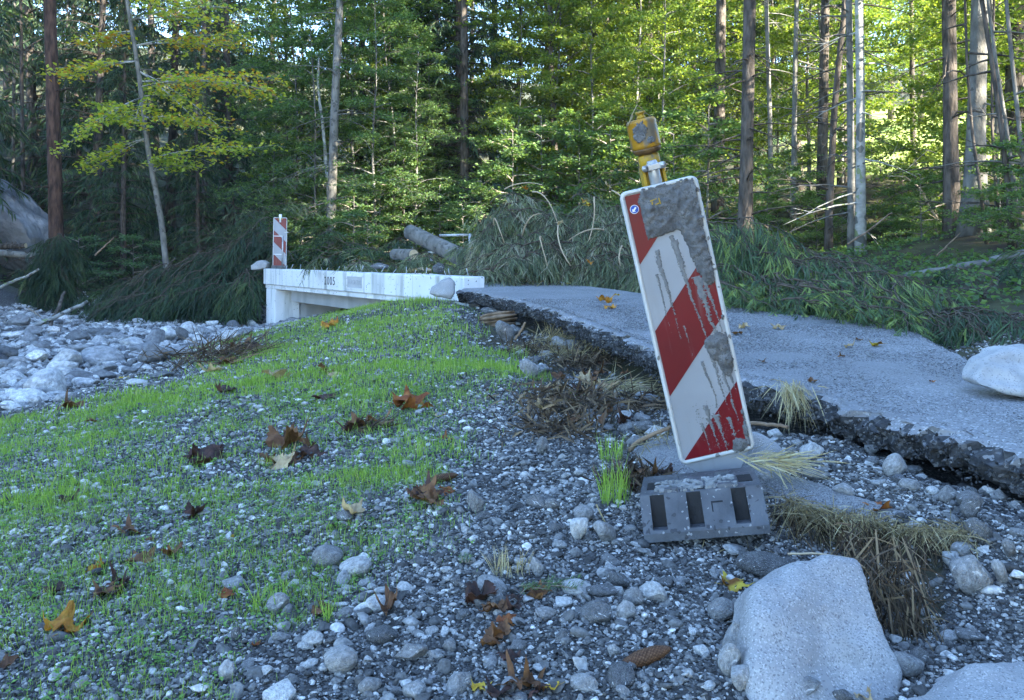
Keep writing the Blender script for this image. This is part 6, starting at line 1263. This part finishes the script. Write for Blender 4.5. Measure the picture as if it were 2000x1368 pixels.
stick('thin root curling over the dark hollow', [P(1540,1082,2.15), P(1600,1082,2.1), P(1660,1090,2.06), P(1690,1110,2.05)], (.0035, .002), 'wood', 'root', 5, 'root')
stick('thin stalk crossing the cobbles left of the rubber foot', [P(1165,985,2.5), P(1200,1060,2.45), P(1245,1140,2.2)], (.0025, .0015), 'straw')
stick('splinter of pale wood on the foreground gravel', [P(1090,1204,2.0), P(1115,1208,2.0), P(1140,1216,1.99)], (.006, .010), 'wood')
stick('grey stick poking up beside the splintered wood chunk', [P(1005,665,6.9), P(1015,650,6.9), P(1027,630,6.9)], (.013, .010), 'wood_brown')
stick('pale splinter stuck in the gully debris', [P(1160,770,4.7), P(1172,752,4.7), P(1182,742,4.7)], (.012, .004), 'wood_brown')
# splintered chunk of wood
b = G(975, 640); mb = MB()
for k in range(26):
    a = rng.uniform(0, 6.28); r = .075*math.sqrt(rng.uniform()); l = rng.uniform(.12, .2); mb.tube([(-l, r*math.cos(a), .07+r*math.sin(a)), (0, r*math.cos(a)+rng.uniform(-.01, .01), .075+r*math.sin(a)), (l, r*math.cos(a), .08+r*math.sin(a))], [.012, .022, .008], 5, wob=.2)
o = mb.build('wood_chunk', M['wood_brown']); o.location = tuple(b+np.array([0, .05, 0])); o.rotation_euler = (0, -.1, .15); tag(o, 'splintered brown chunk of wood at the head of the gully', 'wood')
# plank in the river bed
a_, b2 = P(125,656,14.2), P(300,672,12.9); v = b2-a_; L = float(np.linalg.norm(v)); xd = v/L; yd = nz(np.cross(UP, xd)); zd = np.cross(xd, yd)
mb = MB(); mb.box((0, 0, 0), (L, .05, .13), np.stack([xd, yd, zd], 1)); o = mb.build('plank', M['wood_dark'], smooth=False); o.location = tuple((a_+b2)/2); tag(o, 'dark squared plank lying in the river bed stones', 'plank')
bm_ = o.modifiers.new('b', 'BEVEL'); bm_.width = .008
mb = MB(); mb.box((0, .0, .067), (L, .052, .006), np.stack([xd, yd, zd], 1)); mb.build('plank_edge', M['cut'], o, smooth=False)
# sawn logs, guard rail
def log(label, p0, p1, r0, r1, bark, face=True):
    p0, p1 = np.array(p0), np.array(p1); root = empty('log', tuple(p0)); mb = MB(); q = resamp(np.array([p0, p1]), 10)-p0; mb.tube(q, np.linspace(r0, r1, 10), 16, wob=.035)
    t = nz(p1-p0)
    for k in range(14):
        f = rng.uniform(.1, .95); n_ = nz(np.cross(t, rng.normal(size=3))); s = q[-1]*f+n_*r0*.8; mb.tube([s, s+n_*.06], [.018, .010], 5)
    mb.build('bark', M[bark], root)
    for e, r, s in ((p0, r0, -1), (p1, r1, 1)):
        mb = MB(); c = e-p0; mb.tube([c, c+t*s*.012], [r*.9, r*.89], 16); mb.build('cut_face', M['cut'], root, smooth=False)
    tag(root, label, 'log')
log('thick sawn log propped up at an angle behind the bridge', P(800,453,14.6), P(920,512,13.3), .135, .155, 'bark_grey')
log('short sawn log stub lying left of the propped log', P(770,497,14.6), P(808,498,14.0), .10, .10, 'bark_grey')
log('pale log lying at the foot of the grey cliff', P(-30,492,21), P(95,503,21), .10, .08, 'bark_grey')
log('dark log above the pale one at the cliff', P(-30,483,22), P(50,480,22), .09, .07, 'bark')
rail = empty('guard_rail', tuple(P(920,505,14.2)))
for nm, pa, pb, r in (('rail', P(858,460,14.2), P(921,459,14.2), .022), ('post', P(918,457,14.2), P(918,510,14.2), .03), ('rail', P(836,493,14.2), P(862,493,14.2), .02), ('post', P(843,480,14.2), P(843,510,14.2), .022)):
    mb = MB(); mb.tube(np.array([pa, pb])-P(920,505,14.2), r, 10); mb.build(nm, M['steel'], rail)
tag(rail, 'bent steel guard rail behind the propped log', 'guard rail')
# grey cliff at the left edge
V, T = rock_verts(4, 777, 14, .30, (1, 1, 1), .4, .05); o = mk('cliff', V*np.array([2.3, 1.4, 1.9]), F3=T, mat=M['rock_wall']); o.location = tuple(P(-6, 448, 23.6)); o.rotation_euler = (0, .35, .2); tag(o, 'bare grey rock face at the left edge behind the thick trunk', 'rock')
# brushwood heaps along the back
def brush(px, py, d, n, L, sp, label, mt='spruce'):
    b = P(px, py, d); b[2] = max(b[2], gz(b[0], b[1])+.05); root = empty('brushwood', tuple(b)); mb, wb = MB(), MB()
    for k in range(n):
        s = rng.normal(size=3)*np.array(sp); a = rng.uniform(0, 6.28); o_ = np.array([math.cos(a), math.sin(a), rng.uniform(-.1, .6)]); bough(mb, wb, s, s+o_*L*.5+UP*.15, s+o_*L-UP*.15, ns=9, sl=.4, nst=9, tl=.18, hang=.6, nn=8, ln=.028, wd=.006, tones=(0, .6), rad=.010)
    c_ = mb.build('needles', M[mt], root, smooth=False); tag(wb.build('limb', M['twig_dark'], c_), kind='stuff'); tag(root, label, 'brushwood')
brush(600, 500, 18.5, 16, 1.2, (.6, .5, .25), 'dark heap of torn branches behind the small beacon')
brush(720, 500, 17.5, 14, 1.2, (.7, .5, .2), 'heap of torn green branches behind the bridge, left of the short log')
brush(470, 470, 19.5, 14, 1.4, (.5, .5, .4), 'dead branches hanging over the fallen left spruce')
brush(560, 440, 20, 10, 1.3, (.5, .5, .4), 'grey dead boughs above the small beacon', 'spruce_grey')
brush(890, 505, 13.4, 6, .5, (.3, .2, .06), 'small torn twigs at the foot of the propped log', 'spruce_grey')
brush(760, 520, 13.6, 6, .4, (.9, .4, .03), 'twigs and bark scraps strewn on the bridge deck', 'spruce_grey')
brush(60, 560, 21, 14, 1.1, (.9, .5, .35), 'black tangle of roots under the left bank')
brush(2000, 560, 7.9, 8, .5, (.5, .3, .1), 'scraggy twigs on the eroded right bank', 'spruce')
brush(1230, 440, 15, 10, 1.4, (1.2, .5, .2), 'dark boughs behind the grey fallen spruce')

# ------------------------------------------------------------------ the hazy air of the wood
mh = bpy.data.materials.new('haze'); mh.use_nodes = True; mh.node_tree.nodes.clear()
pv = mh.node_tree.nodes.new('ShaderNodeVolumePrincipled'); pv.inputs['Density'].default_value = .0004; pv.inputs['Color'].default_value = (.70, .84, 1.0, 1); pv.inputs['Anisotropy'].default_value = .1
mo = mh.node_tree.nodes.new('ShaderNodeOutputMaterial'); mh.node_tree.links.new(pv.outputs[0], mo.inputs['Volume'])
mb = MB(); mb.box((0, 60, 29), (420, 260, 70)); hz = mb.build('haze', mh, smooth=False); tag(hz, kind='stuff')

# ------------------------------------------------------------------ say which one: order within a row, read off from where each stands
ORD = ['leftmost', 'second', 'third', 'fourth', 'fifth', 'sixth', 'seventh', 'eighth', 'ninth', 'tenth', 'eleventh', 'twelfth', 'thirteenth', 'fourteenth', 'fifteenth', 'sixteenth', 'seventeenth', 'eighteenth', 'nineteenth', 'twentieth']
for gname in ('dim spruces on the left', 'spruces behind the bridge', 'spruces on the right', 'broadleaf trees behind the bridge', 'broadleaf trees in the middle', 'broadleaf trees on the right', 'far spruces', 'shrubs behind the bridge', 'pale shrubs', 'shrubs in the middle', 'shrubs on the right bank', 'slender background trunks'):
    mem = sorted([o for o in col.objects if o.get('group') == gname], key=lambda o: o.location.x/o.location.y); n = len(mem)
    for k, o in enumerate(mem):
        lab = ORD[k] if k == 0 else (ORD[k]+' from the left' if k < n/2 and k < 20 else ('rightmost' if k == n-1 else ORD[n-1-k]+' from the right'))
        o['label'] = o['label']+', '+lab
